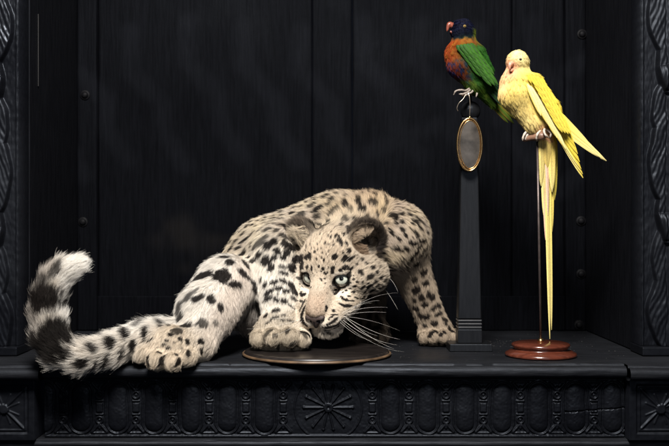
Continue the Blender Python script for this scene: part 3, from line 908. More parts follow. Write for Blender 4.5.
Z(345, 262, 11.15, [(25, 50, 2.2, 2.5), (75, 70, 2.7, 1.6, -30), (130, 25, 2, 1.6), (235, 15, 2.4, 1.6), (310, 65, 2.3, 1.9), (385, 60, 1.7, 1, 40), (172, 112, 3.4, 2.4, 30), (192, 140, 2.4, 2.2), (275, 172, 4.6, 2.8, -12), (350, 125, 2, 1.7), (345, 222, 2.2, 2.3), (405, 170, 2.4, 1.7), (465, 210, 2, 2), (98, 192, 2.0, 1.6), (135, 215, 1.7, 1.3), (50, 230, 1.6, 1), (195, 235, 1.0, 1.9), (258, 241, 1.9, 1), (110, 275, 2.2, 1.3), (208, 305, 2, 1.8), (280, 302, 2.7, 2), (418, 300, 2.1, 1.2), (95, 340, 2.4, 1.1), (308, 350, 3.2, 1.6, -20), (40, 378, 2.3, .9), (150, 395, 2.1, 1.2), (15, 415, 1.6, 1), (85, 430, 2.6, 1), (28, 165, 3.2, 1.5), (5, 235, 2.0, 1), (230, 400, 2.0, 1.1), (370, 260, 1.6, 1.1), (60, 300, 1.6, .9), (10, 320, 1.8, .9), (440, 350, 2, 1.2, 0, .6), (240, 350, 1.6, 1), (380, 395, 2, 1, -20, .6)])
Z(345, 222, 11.15, [(510, 108, 4.6, 1.8, 48), (605, 185, 3.1, 1.5, 48), (575, 298, 4.4, 2.4, 10), (635, 85, 1.8, 2.8, -20), (40, 322, 2.2, 2.2), (20, 240, 1.5, 1.6), (50, 420, 3, 2.4), (100, 385, 1.2, 1), (5, 385, 2, 2), (640, 310, 3, 2), (560, 10, 3, 1.3, 30), (190, 420, 1.6, 1.2)])
# neck side and upper near foreleg
Z(245, 262, 11.15, [(275, 62, 4.2, 3.4, -48), (230, 15, 3.6, 2.2), (415, 50, 3.5, 2, 20, .6), (520, 72, 4.6, 2.3, 22, .85), (425, 118, 4.8, 2.0, 8, .75), (425, 205, 4.0, 2.1, 24), (320, 225, 3.6, 2.1, -5), (215, 245, 3.2, 1.9, -48), (370, 295, 3.6, 2.1, -10), (462, 320, 3.5, 1.9, -20), (252, 340, 5, 1.8, -20), (370, 362, 1.7, .8), (260, 410, 4, 1.5, -24), (355, 415, 2.5, 2.2), (447, 430, 3, 1.4), (525, 262, 4, 2.4, 25, .85), (100, 250, 4, 3.4, 50), (118, 312, 1.8, 3.6, -10), (172, 190, 1.3, 2.2), (550, 408, 4.2, 1.2, 20, .7), (600, 180, 3, 1.4, 20, .6), (590, 330, 2.6, 2, 30, .8), (60, 170, 2, 2, 0, .7)])
Z(235, 290, 5.94, [(245, 57, 3.0, 2.7), (295, 65, 3.6, 2.3, 8), (185, 50, 3.8, 1.8, -20), (335, 92, 3.6, 1.2, 25, .7), (240, 118, 4.2, 1.7), (178, 147, 2.1, 1.4), (237, 160, 4.2, 1.2, -12), (292, 143, 2.5, .9), (290, 178, 3.2, 1), (335, 180, 3.6, .9, 15, .6), (195, 190, 3, .9, -20), (190, 243, 1.6, 4, 15, .5), (238, 270, 3, 2, 0, .35), (312, 240, 1.9, 3, 0, .6), (352, 328, 3.8, 2.2, 0, .6), (412, 265, 1.6, 3.4, -25, .5), (205, 332, 5, 1.6, 5, .55), (160, 290, 1.5, 3, 20, .3), (345, 10, 3, 1.6, 20, .7), (390, 60, 2.6, 1.4, 30, .6)])  # paw marks include painted shade between the toes
# near hind leg
Z(160, 250, 5.575, [(228, 135, 7.4, 4.4, -55), (348, 135, 7.8, 6.6, 25), (465, 125, 3.7, 3.4), (420, 190, 5.6, 3.8, -18), (525, 200, 3.2, 6, -15, .8), (213, 268, 7.2, 2.7, -28), (285, 275, 4.4, 4), (338, 320, 2.8, 3.8, 0, .85), (240, 405, 5.2, 3.8, 0, .6), (145, 410, 5, 2.6, 0, .75), (95, 315, 2.6, 7, 15, .6), (150, 255, 2.6, 6, 35, .6), (135, 205, 2, 5, 35, .5), (98, 375, 3.2, 4, 0, .7), (190, 215, 2, 4, 40, .4), (310, 405, 2, 3, 0, .4), (390, 60, 4, 2.2, 20, .7), (95, 450, 5, 3, 0, .6)])
# near shoulder
Z(190, 190, 5.575, [(467, 280, 3.4, 3.2), (430, 310, 3.7, 3.7), (530, 293, 3.6, 3.6, 0, .75), (580, 310, 2.7, 2.7), (541, 348, 3.2, 3), (490, 340, 3.6, 3), (470, 375, 3.2, 2.6), (520, 375, 2.8, 2.2), (425, 393, 5, 4.4), (385, 355, 3.2, 3, 0, .8), (590, 388, 4.6, 4, 0, .9), (375, 290, 5, 3.5, 0, .55), (290, 345, 3, 2.4, 0, .8), (450, 432, 3.6, 2.4), (565, 430, 4.2, 3.2, 0, .9), (640, 372, 3, 2.8), (290, 275, 3.4, 1.6, 0, .8), (435, 208, 3.4, 2, 0, .6), (510, 150, 3.6, 1.6, -20, .6), (500, 90, 3, 1.5, -20, .6), (600, 130, 3.2, 1.6, 0, .5), (480, 222, 2.2, 1.6, 0, .6), (350, 395, 3, 2.6, 0, .7), (315, 400, 2.6, 3.4, 0, .7), (230, 385, 4, 2.4, 20, .8), (190, 360, 3, 1.8, 30, .7), (415, 255, 3, 2.2, 0, .6), (260, 320, 3, 1.4, 0, .7), (545, 250, 2.6, 1.8, 0, .6), (575, 215, 3, 1.6, 0, .5)])
# hind paw, with the shade between the toes painted in
Z(120, 320, 5.575, [(285, 80, 2.7, 1.8, 18), (258, 112, 2.6, 1.3), (335, 106, 2.6, 2, 30), (375, 120, 2, 2.8, -20), (175, 108, 2.6, 1.1), (240, 138, 2.8, 1), (267, 160, 2.8, 1.6), (232, 172, 2, 1), (380, 185, 2, 3.6), (140, 225, 1.3, 6.5, 4, .9), (240, 213, 5, 1.7, -58), (228, 245, 2.6, 1.4, -50), (325, 235, 4, 2, -50), (320, 182, 1.5, 1.1, 0, .7), (450, 120, 3, 2.4), (465, 172, 2, 3), (205, 150, 1.4, .8, 0, .6), (300, 125, 1.2, .9, 0, .6), (345, 160, 1.2, 1.0, 0, .5)])
# far foreleg
Z(390, 250, 4.455, [(120, 178, 4.4, 3.6, -10), (150, 100, 3.2, 3, 0, .8), (140, 212, 3, 3.4), (172, 196, 2.8, 3), (195, 212, 2.7, 3), (157, 245, 3.6, 2.8), (193, 260, 4, 2.4, -25), (212, 288, 3.2, 1.9, -15), (225, 243, 2, 2.2), (235, 275, 2, 1.8), (246, 308, 2.6, 2), (166, 298, 3.2, 2.4, -20), (198, 326, 4, 2.5, 5), (135, 290, 2.8, 2.8, 0, .8), (250, 330, 2, 1.4), (272, 350, 2.4, 2.5), (260, 290, 1.5, 1.4), (185, 360, 2.1, 1.8), (225, 375, 2, 1.9), (152, 335, 2.4, 1.6), (108, 265, 3, 2.6, 0, .8), (207, 352, 2, 1.5), (160, 150, 3.2, 2.6, 0, .9), (110, 130, 4, 3.4, 0, .7), (105, 225, 2.4, 2.4, 0, .7), (240, 355, 1.6, 1.4), (165, 385, 2, 1.3)])
# upper back and far shoulder
Z(290, 180, 4.46, [(245, 95, 3, 4, 0, .75), (302, 85, 3.3, 4, 0, .85), (320, 130, 4.2, 3.2, 0, .85), (370, 97, 4.2, 4.2, 0, .7), (155, 62, 3.2, 3, 0, .7), (185, 75, 3, 2.4, 0, .7), (120, 125, 6, 2.6, -15, .8), (90, 105, 3.4, 2.2, 0, .6), (45, 155, 5, 3, 0, .6), (125, 160, 3.4, 3, 0, .6), (200, 130, 3, 5, 20, .5), (245, 165, 3, 4, 0, .5), (290, 170, 2.4, 3, 0, .8), (455, 155, 4.2, 3, 40, .75), (500, 140, 2, 1.6), (535, 145, 2.5, 1.6), (580, 170, 2.2, 2), (555, 180, 2, 1.5), (500, 185, 2.2, 2), (465, 170, 3, 2), (180, 150, 2.4, 2, 0, .6), (210, 50, 2.4, 2, 0, .5), (270, 130, 3, 3, 0, .4), (340, 165, 3, 2.4, 0, .6), (250, 60, 2.6, 2, 0, .5), (165, 100, 3, 1.8, -20, .5)])
Z(350, 215, 7.43, [(385, 105, 3.2, 1.7, 48), (495, 35, 2.0, 1.8), (485, 210, 3, 1.9), (540, 195, 2.4, 1.8), (530, 245, 2.2, 1.8), (575, 250, 2.8, 1.5), (450, 350, 2, 4, 10, .8), (505, 160, 1.8, 2.6), (545, 100, 2, 1.7), (465, 60, 1.7, 1.6), (570, 190, 1.8, 1.8), (590, 130, 1.6, 1.8), (415, 150, 2.6, 1.7, 45), (425, 252, 3.4, 2.2, 20), (500, 290, 2.2, 2.4, 0, .8), (540, 300, 2, 2, 0, .7), (580, 300, 1.8, 1.6, 0, .8), (480, 120, 1.6, 1.4), (520, 70, 1.5, 1.6), (560, 60, 1.4, 1.4), (450, 200, 1.8, 2, 0, .8), (390, 330, 3, 2, 0, .5), (505, 380, 2.4, 2, 0, .7)])
# tail bands and blotches
Z(15, 240, 2.975, [(80, 178, 12.5, 13, 0, .96), (108, 285, 14, 14, 20, .97), (84, 325, 11, 10, 0, .97), (118, 92, 4, 9, 20, .55), (160, 300, 7, 4, 20, .9), (62, 128, 5, 10, 20, .45), (150, 340, 6, 5, 0, .6)])
Z(10, 220, 2.624, [(262, 322, 5.5, 5, 0, .95), (303, 295, 3.6, 5, 0, .85), (322, 330, 3.6, 6, 0, .95), (355, 300, 3, 6, 0, .8), (185, 375, 7, 3.4, 0, .85), (213, 335, 5, 4, 0, .7), (253, 370, 3.6, 5, 0, .8), (292, 352, 3, 4.4, 0, .75), (398, 268, 3.4, 3, 0, .6), (340, 265, 3, 4, 0, .5), (225, 385, 3, 4, 0, .6)])

# drop every spot onto the skin it marks
sx = 334.5 + V[:, 0] / V[:, 1] * 1000; sy = 223 + (CAM_Z - V[:, 2]) / V[:, 1] * 1000
view = nrm(V - np.array([0, 0, CAM_Z]))
facing = -(N * view).sum(1)
SP = []
for x, y, rx, ry, an, st, colk in SPOT_RAW:
    d2 = (sx - x) ** 2 + (sy - y) ** 2
    m = np.nonzero((d2 < 2.6 ** 2) & (facing > 0.02))[0]
    if len(m) == 0:
        m = np.nonzero((d2 < 6 ** 2) & (facing > -0.1))[0]
        if len(m) == 0: continue
    i = m[np.argmin(V[m, 1] * 1000 + np.sqrt(d2[m]) * 1.5)]
    near = np.nonzero(np.linalg.norm(V - V[i], axis=1) < max(0.003, 0.8 * max(rx, ry) * 0.0013))[0]
    n = nrm(N[near].mean(0)); p = V[i]; dd = p[1]
    vw = nrm(p - np.array([0, 0, CAM_Z])); a = math.radians(an)
    def tan_(v):
        den = max(0.6, -(n @ vw))
        return v + vw * (v @ n) / den
    A_ = tan_(np.array([math.cos(a), 0, -math.sin(a)]) * rx * dd * PX)
    B_ = tan_(np.array([math.sin(a), 0, math.cos(a)]) * ry * dd * PX)
    # centre exactly on the wanted sight line
    SP.append((p, n, A_, B_, st))
n_explicit = len(SP)
# free spots over the rest of the coat
cand = RNG.permutation(len(V))[:26000]
cen = [s[0] for s in SP]; rad = [max(np.linalg.norm(s[2]), np.linalg.norm(s[3])) for s in SP]
cen = list(cen); Carr = np.zeros((6000, 3)); Rarr = np.zeros(6000); Carr[:len(cen)] = cen; Rarr[:len(cen)] = rad; nc = len(cen)
for i in cand:
    rg = REGW[i]; ri = int(rg.argmax())
    vis = facing[i] > 0.12
    facedot = False
    if ri in (1, 7):
        if REGW[i, 7] > 0.2 or RNG.random() < 0.2: continue
        hh = hv[i]
        if vis:
            if not ((hh[1] > 9 or abs(hh[0]) > 23) and hh[1] > -30 and abs(hh[0]) > 2.5): continue
            facedot = True
    if ri in (2, 3, 4, 5, 6) and vis: continue
    if ri == 8 and RNG.random() < 0.5: continue
    fine = V[i][0] > 0.085 and ri == 0
    r0 = (0.0022 if fine else (0.0041 if ri in (0, 6) else 0.0040)) * (0.75 + 0.5 * RNG.random())
    if ri == 4: r0 *= 1.5
    gap = 0.0018 if fine else 0.0026
    if facedot: r0 = 0.0007 + 0.0011 * RNG.random() ** 2; gap = 0.0016
    dist = np.linalg.norm(Carr[:nc] - V[i], axis=1)
    if (dist < Rarr[:nc] + r0 + gap * (0.7 + 0.5 * RNG.random())).any(): continue
    Carr[nc] = V[i]; Rarr[nc] = r0; nc += 1
    t = FLOW[i] - N[i] * (FLOW[i] @ N[i]); t = nrm(t); b = np.cross(N[i], t)
    el = 1.15 + 0.4 * RNG.random()
    SP.append((V[i], N[i], t * r0 * el, b * r0 / el * 1.1, 0.85 if facedot else 0.93 if fine or ri else (0.75 + 0.25 * RNG.random())))
    if nc > 5900: break
SPC = np.array([s[0] for s in SP])

SPOTC = np.array([0.009, 0.007, 0.0065])
EYE_C = [(e[1] + e[2] * 9 * HS, e[3], e[4]) for e in EYE]

def paint(P, reg, col):
    n = len(P); P = P.astype(np.float64)
    col = col.copy()
    nz = vnoise(P, 160, 1); n2 = vnoise(P, 45, 2); n3 = vnoise(P, 420, 3); n4 = vnoise(P, 800, 5)
    body = reg[:, 0:1]
    # patchy warm and pale areas of the coat
    col *= (1 + 0.12 * n2 + 0.10 * nz)[:, None]
    col[:, 2] *= 1 - 0.10 * n2 * reg[:, 0]
    warm = np.array([0.46, 0.30, 0.165])
    h = toH(P)
    hd_ = reg[:, 1] * (1 - reg[:, 7])
    # --- face markings that belong to the skin
    br = sstep(13, 7, np.abs(h[:, 0])) * sstep(-26, -18, h[:, 1]) * sstep(3, -5, h[:, 1]) * (h[:, 2] > 4)
    face_t = np.array([0.56, 0.445, 0.325])
    k = (hd_ * (0.4 + 0.35 * sstep(10, 30, h[:, 1])))[:, None]; col = col * (1 - k) + face_t * k
    k = (hd_ * br * 0.75)[:, None]; col = col * (1 - k) + np.array([0.47, 0.345, 0.25]) * (1 + 0.22 * n3[:, None] + 0.15 * n4[:, None]) * k
    whit = np.array([0.84, 0.75, 0.63])
    muz = hd_ * sstep(-21, -28, h[:, 1]) * sstep(-12, 4, h[:, 2]) * (np.abs(h[:, 0]) > 2)
    chin = hd_ * 0.8 * sstep(-36, -41, h[:, 1])
    k = np.clip(0.85 * muz + 0.7 * chin, 0, 0.9)[:, None]; col = col * (1 - k) + whit * k
    for (e, r_, u_), s in zip(EYE_C, (-1, 1)):
        q = P - e; a = q @ r_ / HS; b = q @ u_ / HS; dd = np.linalg.norm(q, axis=1) / HS
        pale = hd_ * sstep(13, 7, np.hypot(a, (b + 6) * 1.1)) * (b < 1)
        k = (0.75 * pale)[:, None]; col = col * (1 - k) + whit * k
        pale = hd_ * sstep(6, 3, np.hypot(a / 1.6, (b - 9) * 1.6)) * 0.7
        k = pale[:, None]; col = col * (1 - k) + whit * k
        rim = np.hypot(a / 8.3, b / 7.6)
        k = (hd_ * sstep(1.19, 1.03, rim + 0.05 * n3) * (dd < 14))[:, None] * 0.97; col = col * (1 - k) + SPOTC * 0.8 * k
        # dark tear mark from the inner corner
        k = (hd_ * sstep(1.8, 0.6, np.hypot((a * s + 9.5 + 0.25 * (b + 6)) * 1.3, np.maximum(np.abs(b + 5) - 4.0, 0))))[:, None] * 0.6
        col = col * (1 - k) + SPOTC * 1.5 * k
    # lip line
    lip = np.zeros(n)
    for s in (-1, 1):
        pp = np.array([(0, -36.0, 37), (s * 4, -37.2, 35.3), (s * 9.5, -38.6, 30), (s * 15.5, -37, 20), (s * 21, -33, 9)])
        for a, b in zip(pp[:-1], pp[1:]):
            ba = b - a; t = np.clip(((h - a) @ ba) / (ba @ ba), 0, 1); dd = np.linalg.norm(h - a - t[:, None] * ba, axis=1)
            lip = np.maximum(lip, sstep(2.7, 1.5, dd + 0.3 * n3))
    k = (lip * hd_)[:, None] * 0.95; col = col * (1 - k) + SPOTC * k
    # ears: pale fringe in the cup, black back and rim
    for s, cc, Rm, c0, c1 in EARS:
        q = (P - cc) @ Rm.T / HS
        near = np.linalg.norm(q / np.array([22, 21, 14]), axis=1)
        rim = np.hypot(q[:, 0], q[:, 1])
        ew = sstep(1.12, 0.98, near) * reg[:, 7] ** 0.5
        back = sstep(5.5, 3.0, q[:, 2]) * sstep(12, 14.5, rim) + sstep(15.2, 16.8, rim)
        back = np.clip(back, 0, 1) * sstep(-8, -2, q[:, 1] + 0.5 * np.abs(q[:, 0]))
        q1 = np.linalg.norm((P - c1) / HS, axis=1)
        hole = sstep(12.0, 8.5, q1 + 1.5 * nz)
        k = (ew * np.clip(back * (0.86 + 0.2 * n3), 0, 0.96))[:, None]; col = col * (1 - k) + np.array([0.035, 0.028, 0.026]) * k
        k = (ew * hole * 0.98)[:, None]; col = col * (1 - k) + np.array([0.008, 0.007, 0.007]) * k
        k = (ew * 0.7 * sstep(14, 11, rim) * (1 - hole) * sstep(-2, 3, q[:, 1]))[:, None]; col = col * (1 - k) + np.array([0.72, 0.60, 0.46]) * k
    k = (reg[:, 4] * sstep(0.0, 0.030, (P[:, 0] + 0.165) + 0.45 * (0.09 - P[:, 2])))[:, None] * 0.45; col = col * (1 - k) + np.array([0.50, 0.38, 0.29]) * k
    # tail: white down the inner side, grizzled grey on the outer
    tx = 334.5 + P[:, 0] / P[:, 1] * 1000 + 5 * nz; ty = 223 + (CAM_Z - P[:, 2]) / P[:, 1] * 1000
    up_ = reg[:, 6] * sstep(345, 325, ty)
    k = (up_ * sstep(50, 62, tx + 0.10 * (ty - 300)))[:, None] * 0.9; col = col * (1 - k) + np.array([0.86, 0.82, 0.76]) * k
    k = (up_ * sstep(50, 38, tx - 0.5 * np.clip(285 - ty, 0, 40)))[:, None] * 0.6; col = col * (1 - k) + np.array([0.26, 0.22, 0.19]) * k
    # --- spots
    dark = np.zeros(n); halo = np.zeros(n)
    edge = 0.24 * nz + 0.22 * n3 + 0.12 * n4
    order = np.argsort(P[:, 0]); xs = P[order, 0]
    for j, (p, nn, A_, B_, st) in enumerate(SP):
        la, lb = np.linalg.norm(A_), np.linalg.norm(B_); R = 2.0 * max(la, lb) + 0.001
        lo, hi = np.searchsorted(xs, [p[0] - R, p[0] + R])
        ii = order[lo:hi]
        q = P[ii] - p
        m = (np.abs(q[:, 2]) < R) & (np.abs(q[:, 1]) < R)
        ii = ii[m]; q = q[m]
        if len(ii) == 0: continue
        q = q - np.outer(q @ nn, nn) * 0.85
        u = q @ (A_ / la ** 2); v = q @ (B_ / lb ** 2)
        d = np.sqrt(u * u + v * v) + edge[ii] * (0.9 if la > 0.0025 else 0.6)
        soft = 0.16 if j < n_explicit else 0.20
        dark[ii] = np.maximum(dark[ii], st * sstep(1.0 + soft * 0.5, 1.0 - soft, d))
        if j >= n_explicit and reg[ii[0], 0] > 0.5:
            halo[ii] = np.maximum(halo[ii], 0.35 * sstep(1.7, 1.1, d))
    k = (halo * (1 - dark))[:, None] * 0.5; col = col * (1 - k) + warm * k
    dark = np.clip(dark * 1.12, 0, 1); k = (dark * 0.98)[:, None]; sc_ = SPOTC * (1 + 0.8 * np.clip(n2, 0, 1))[:, None]
    col = col * (1 - k) + sc_ * k
    return np.clip(col, 0.004, 0.92)

M_skin = vcol_mat('leopard_skin', rough=0.9, spec=0.15)
M_fur = fur_mat('leopard_fur')
me = mesh_from('leopard_body', V, Q)
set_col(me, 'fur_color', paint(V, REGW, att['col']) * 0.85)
body = link('body', me, M_skin, leo)

# ---- fur
NF = int(globals().get('NFUR', 430000))
cov = np.ones(len(V))
cov *= np.where(facing < -0.35, 0.35, 1.0)
cov *= 1 + 0.9 * REGW[:, 1] + 0.5 * REGW[:, 5] + 0.4 * REGW[:, 2]
# no fur on eyeball sockets and the nose leather
bare = np.zeros(len(V), bool)
for s, ec, fw, rr, uu in EYE:
    q = V - ec; a = q @ rr / HS; b = q @ uu / HS
    bare |= (np.hypot(a / 8.2, b / 7.8) < 1.0) & (q @ fw > 0) & (np.linalg.norm(q, axis=1) < 13 * HS)
    LEN = np.where((np.hypot(a / 8.2, b / 7.8) < 1.7) & (q @ fw > 0) & (np.linalg.norm(q, axis=1) < 16 * HS), 0.0013, LEN)
qn = hv - np.array([0, -25.5, 37]); bare |= (np.abs(qn[:, 0]) < 8.0) & (np.abs(qn[:, 1]) < 4.2) & (qn[:, 2] > -4)
cov[bare] = 0
it = scatter(V, Q, N, cov, NF)
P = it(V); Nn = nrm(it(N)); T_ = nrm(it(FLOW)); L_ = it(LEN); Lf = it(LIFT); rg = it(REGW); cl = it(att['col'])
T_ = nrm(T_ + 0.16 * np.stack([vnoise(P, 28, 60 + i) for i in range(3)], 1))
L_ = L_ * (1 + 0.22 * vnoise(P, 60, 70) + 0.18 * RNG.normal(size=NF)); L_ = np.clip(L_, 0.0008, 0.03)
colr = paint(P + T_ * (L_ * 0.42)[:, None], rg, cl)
tick = RNG.random(NF); colr *= (1 + 0.15 * RNG.normal(size=NF))[:, None]
fine_ = (rg[:, 0] + rg[:, 1] + rg[:, 7] + rg[:, 5]) > 0.5
colr *= np.where((tick < 0.10 + 0.10 * vnoise(P, 90, 77)) & fine_, 0.32, 1.0)[:, None]
far = np.where(rg[:, 6] > 0.5, 1.0, 0.0)
strands('fur', P, Nn, T_, L_, colr, M_fur, body, lift=Lf, r=0.000125, clump=np.where(rg[:, 6] > 0.5, 0.40, 0.20) * (1 - 0.5 * rg[:, 1] - 0.4 * rg[:, 5]), cell=0.0022, messy=0.13)

# ---- ear fringe, long pale hairs rising across the cup
for s, cc, Rm, c0, c1 in EARS:
    def ring(n, a0, a1, r0, r1, tr, tt, L0, L1, colr_, depth=(2, 6), lift_=0.35, curl=0.0):
        a = RNG.uniform(a0, a1, n)[:, None]; q = RNG.uniform(r0, r1, n)[:, None]
        base = cc + HS * (Rm[0] * np.cos(a) * q + Rm[1] * np.sin(a) * q + Rm[2] * RNG.uniform(*depth, n)[:, None])
        rad_d = Rm[0] * np.cos(a) + Rm[1] * np.sin(a); tan_d = -Rm[0] * np.sin(a) + Rm[1] * np.cos(a)
        t = nrm(rad_d * tr + tan_d * tt + Rm[2] * 0.25 + 0.12 * RNG.normal(size=(n, 3)))
        L2 = RNG.uniform(L0, L1, n)
        c_ = np.array(colr_)[None] * (0.55 + 0.75 * RNG.random((n, 1)))
        strands('ear_fringe', base, np.tile(Rm[2], (n, 1)), t, L2, c_, M_fur, body, lift=np.full(n, lift_), r=0.00013, clump=0.6, cell=0.0035, messy=0.10)
    PAL = (0.74, 0.62, 0.46) if s < 0 else (0.50, 0.39, 0.28); BRN = (0.30, 0.21, 0.14); BLK = (0.03, 0.024, 0.022)
    if s > 0:
        ring(700, 1.9, 3.6, 9, 14, -0.9, -0.3, 0.006, 0.011, PAL, (3, 5), 0.5)      # over the top left of the cup
        ring(600, 0.9, 2.2, 11, 15, -1.0, 0.1, 0.005, 0.010, PAL, (3, 5), 0.5)
        ring(900, 3.2, 5.0, 7, 17, -0.2, -0.9, 0.006, 0.011, BRN, (0, 3), 0.5)     # brown tuft at the lower left
        ring(2200, -0.8, 3.3, 14.0, 18.5, 0.8, 0.5, 0.003, 0.0065, BLK, (0, 5), 0.5)
    else:
        ring(1500, -1.1, 0.9, 8, 17, -1.0, 0.55, 0.016, 0.026, PAL, (5, 10), 0.5)   # long pale hairs sweeping up and across
        ring(420, -0.9, 0.9, 9, 17, -1.0, 0.6, 0.015, 0.025, BLK, (6, 10), 0.5)
        ring(700, 1.0, 3.4, 15, 18.5, 0.6, 0.5, 0.004, 0.008, (0.22, 0.17, 0.13), (0, 5), 0.5)

# ---- eyes
def eye_mat():
    m, nt, p = new_mat('leopard_iris')
    at_ = nt.nodes.new('ShaderNodeAttribute'); at_.attribute_name = 'fur_color'
    nt.links.new(at_.outputs['Color'], p.inputs['Base Color'])
    p.inputs['Roughness'].default_value = 0.25; p.inputs['Coat Weight'].default_value = 1.0; p.inputs['Coat Roughness'].default_value = 0.03
    return m
M_eye = eye_mat()
for s, ec, fw, rr, uu in EYE:
    tgt = np.array([0.0, 0.0, CAM_Z])
    gz = nrm(tgt - ec)
    gz = nrm(gz + (0.22 if s < 0 else 0.02) * fw)
    n1, n2 = 90, 120
    th = np.linspace(0, math.pi, n1) ** 1.35 / math.pi ** 0.35
    ph = np.linspace(0, 2 * math.pi, n2, endpoint=False)
    ex = nrm(np.cross([0, 0, 1.0], gz)); ey = np.cross(gz, ex)
    TH, PH = np.meshgrid(th, ph, indexing='ij')
    R_ = 9.0 * HS * (1 + 0.05 * np.exp(-(TH / 0.42) ** 2))
    VV = ec + (R_ * np.cos(TH))[..., None] * gz + (R_ * np.sin(TH) * np.cos(PH))[..., None] * ex + (R_ * np.sin(TH) * np.sin(PH))[..., None] * ey
    VV = VV.reshape(-1, 3); I = np.arange(n1 * n2).reshape(n1, n2)
    FF = np.stack([I[:-1], np.roll(I[:-1], -1, 1), np.roll(I[1:], -1, 1), I[1:]], -1).reshape(-1, 4)[:, ::-1]
    rad_ = (9.0 * np.sin(np.minimum(TH, 1.5))).ravel()
    fib = vnoise(np.stack([np.cos(PH).ravel() * 6, np.sin(PH).ravel() * 6, rad_ * 0.25], 1), 1.6, 5)
    iris = np.array([0.66, 0.685, 0.58]) * (1 + 0.18 * fib)[:, None]
    iris = iris * (1 - 0.30 * sstep(3.2, 2.2, rad_))[:, None]
    Cc = iris
    k = sstep(5.3, 6.2, rad_)[:, None]; Cc = Cc * (1 - k) + np.array([0.03, 0.035, 0.03]) * k
    k = sstep(7.2, 8.2, rad_)[:, None]; Cc = Cc * (1 - k) + np.array([0.10, 0.07, 0.05]) * k
    k = sstep(2.25, 1.85, rad_)[:, None]; Cc = Cc * (1 - k) + np.array([0.002, 0.002, 0.002]) * k
    me = mesh_from('eye', VV, FF); set_col(me, 'fur_color', Cc)
    link('eye', me, M_eye, leo)

# ---- nose leather
NS = Sculpt(H(0, -20, 37) - 0.024, H(0, -20, 37) + 0.024, 0.00045)
def nE(c, r, k=2, sub=False): NS.ell(H(*c), [q * HS for q in r], R=HR, k=k * HS, sub=sub)
nE((0, -22.3, 32.5), (8.2, 3.8, 5.0), 1)
nE((0, -25.5, 33.8), (5.6, 4.4, 4.2), 3)
nE((0, -29.5, 34.6), (2.4, 4.0, 3.4), 2.5)
for s in (-1, 1):
    nE((s * 6.6, -22.6, 33.4), (4.2, 3.8, 4.0), 2)
for s in (-1, 1):
    nE((s * 5.6, -24.4, 37.2), (2.8, 1.6, 2.8), 1.0, True)
    NS.cone(H(s * 6.4, -24.8, 36.8), H(s * 10.8, -22.4, 33.0), 1.1 * HS, 0.8 * HS, k=1 * HS, sub=True)
NS.cone(H(0, -23, 39.2), H(0, -32, 38.0), 0.45 * HS, 0.5 * HS, k=1 * HS, sub=True)
v_, q_ = NS.mesh(); v_ = relax(v_, q_, 1, 0.4)
hn = toH(v_)
cn = np.tile([0.062, 0.043, 0.036], (len(v_), 1)) * (1 + 0.25 * vnoise(v_, 900, 3) + 0.2 * vnoise(v_, 250, 4))[:, None]
k = np.zeros(len(v_))
for s in (-1, 1):
    k = np.maximum(k, sstep(4.4, 2.4, np.hypot((hn[:, 0] - s * 6.3) * 0.8, (hn[:, 1] + 24.4) * 1.3) ))
    pa, pb = np.array([s * 6.4, -24.8]), np.array([s * 11.2, -22]); ba = pb - pa
    t = np.clip(((hn[:, :2] - pa) @ ba) / (ba @ ba), 0, 1); k = np.maximum(k, sstep(2.8, 1.3, np.linalg.norm(hn[:, :2] - pa - t[:, None] * ba, axis=1)))
k = np.maximum(k, sstep(1.1, 0.4, np.abs(hn[:, 0])) * (hn[:, 1] < -24))
cn = cn * (1 - 0.93 * k[:, None]) + np.array([0.01, 0.008, 0.008]) * 0.93 * k[:, None]
M_nose = vcol_mat('leopard_nose', rough=0.62, spec=0.3)
me = mesh_from('nose', v_, q_); set_col(me, 'fur_color', cn)
link('nose', me, M_nose, leo)

# ---- whiskers
M_whisk = plain_mat('whisker', (0.85, 0.80, 0.72), rough=0.35, noise=0.1)
def whisker(p0, p1, sag, r=0.00028, bend=(0, 0, -1)):
    p0, p1 = np.array(p0), np.array(p1)
    t = np.linspace(0, 1, 14)[:, None]
    pts = p0 + (p1 - p0) * t + np.array(bend)[None] * sag * (4 * t * (1 - t))
    v, f = tube_vf(pts, np.linspace(r, r * 0.25, 14), 6)
    link('whisker', mesh_from('whisker', v, f), M_whisk, leo)
def wpt(px, py, d): return W(px, py, d)
rp = H(13, -27, 34)
RW = [((344, 316), (400, 339.5, 1.32), 0.004, 0.00034), ((346, 318), (394, 349, 1.31), 0.004, 0.00036), ((343, 320), (397, 345, 1.30), 0.006, 0.00030), ((341, 314), (379.5, 300.5, 1.33), -0.004, 0.00026),
      ((345, 313), (387.5, 307.5, 1.32), -0.003, 0.00026), ((346, 315), (386, 312.5, 1.31), -0.002, 0.00026), ((348, 312), (372, 303, 1.33), -0.003, 0.0002), ((347, 319), (378, 336, 1.31), 0.003, 0.00022),
      ((349, 317), (400, 331, 1.33), -0.003, 0.0002), ((340, 322), (372, 341, 1.30), 0.004, 0.0002), ((350, 310), (399, 293, 1.36), -0.006, 0.00018), ((338, 318), (404, 352, 1.31), 0.009, 0.0002)]
for (ax, ay), (bx_, by, bd), sg, r in RW:
    whisker(W(ax, ay, 1.318), W(bx_, by, bd), sg, r * 0.48)
for a, b, sg in (((383, 287, 1.40), (398, 310, 1.38), -0.002), ((388, 278, 1.41), (398, 292, 1.39), -0.004), ((300, 316, 1.325), (252, 318, 1.30), 0.002), ((301, 319, 1.325), (247, 329, 1.30), 0.003), ((300, 313, 1.325), (262, 300, 1.31), -0.002), ((302, 321, 1.325), (266, 338, 1.29), 0.003),
                 ((336, 268, 1.345), (352, 246, 1.31), -0.003), ((339, 268, 1.345), (360, 252, 1.31), -0.003)):
    whisker(W(*a), W(*b), sg, 0.00013)

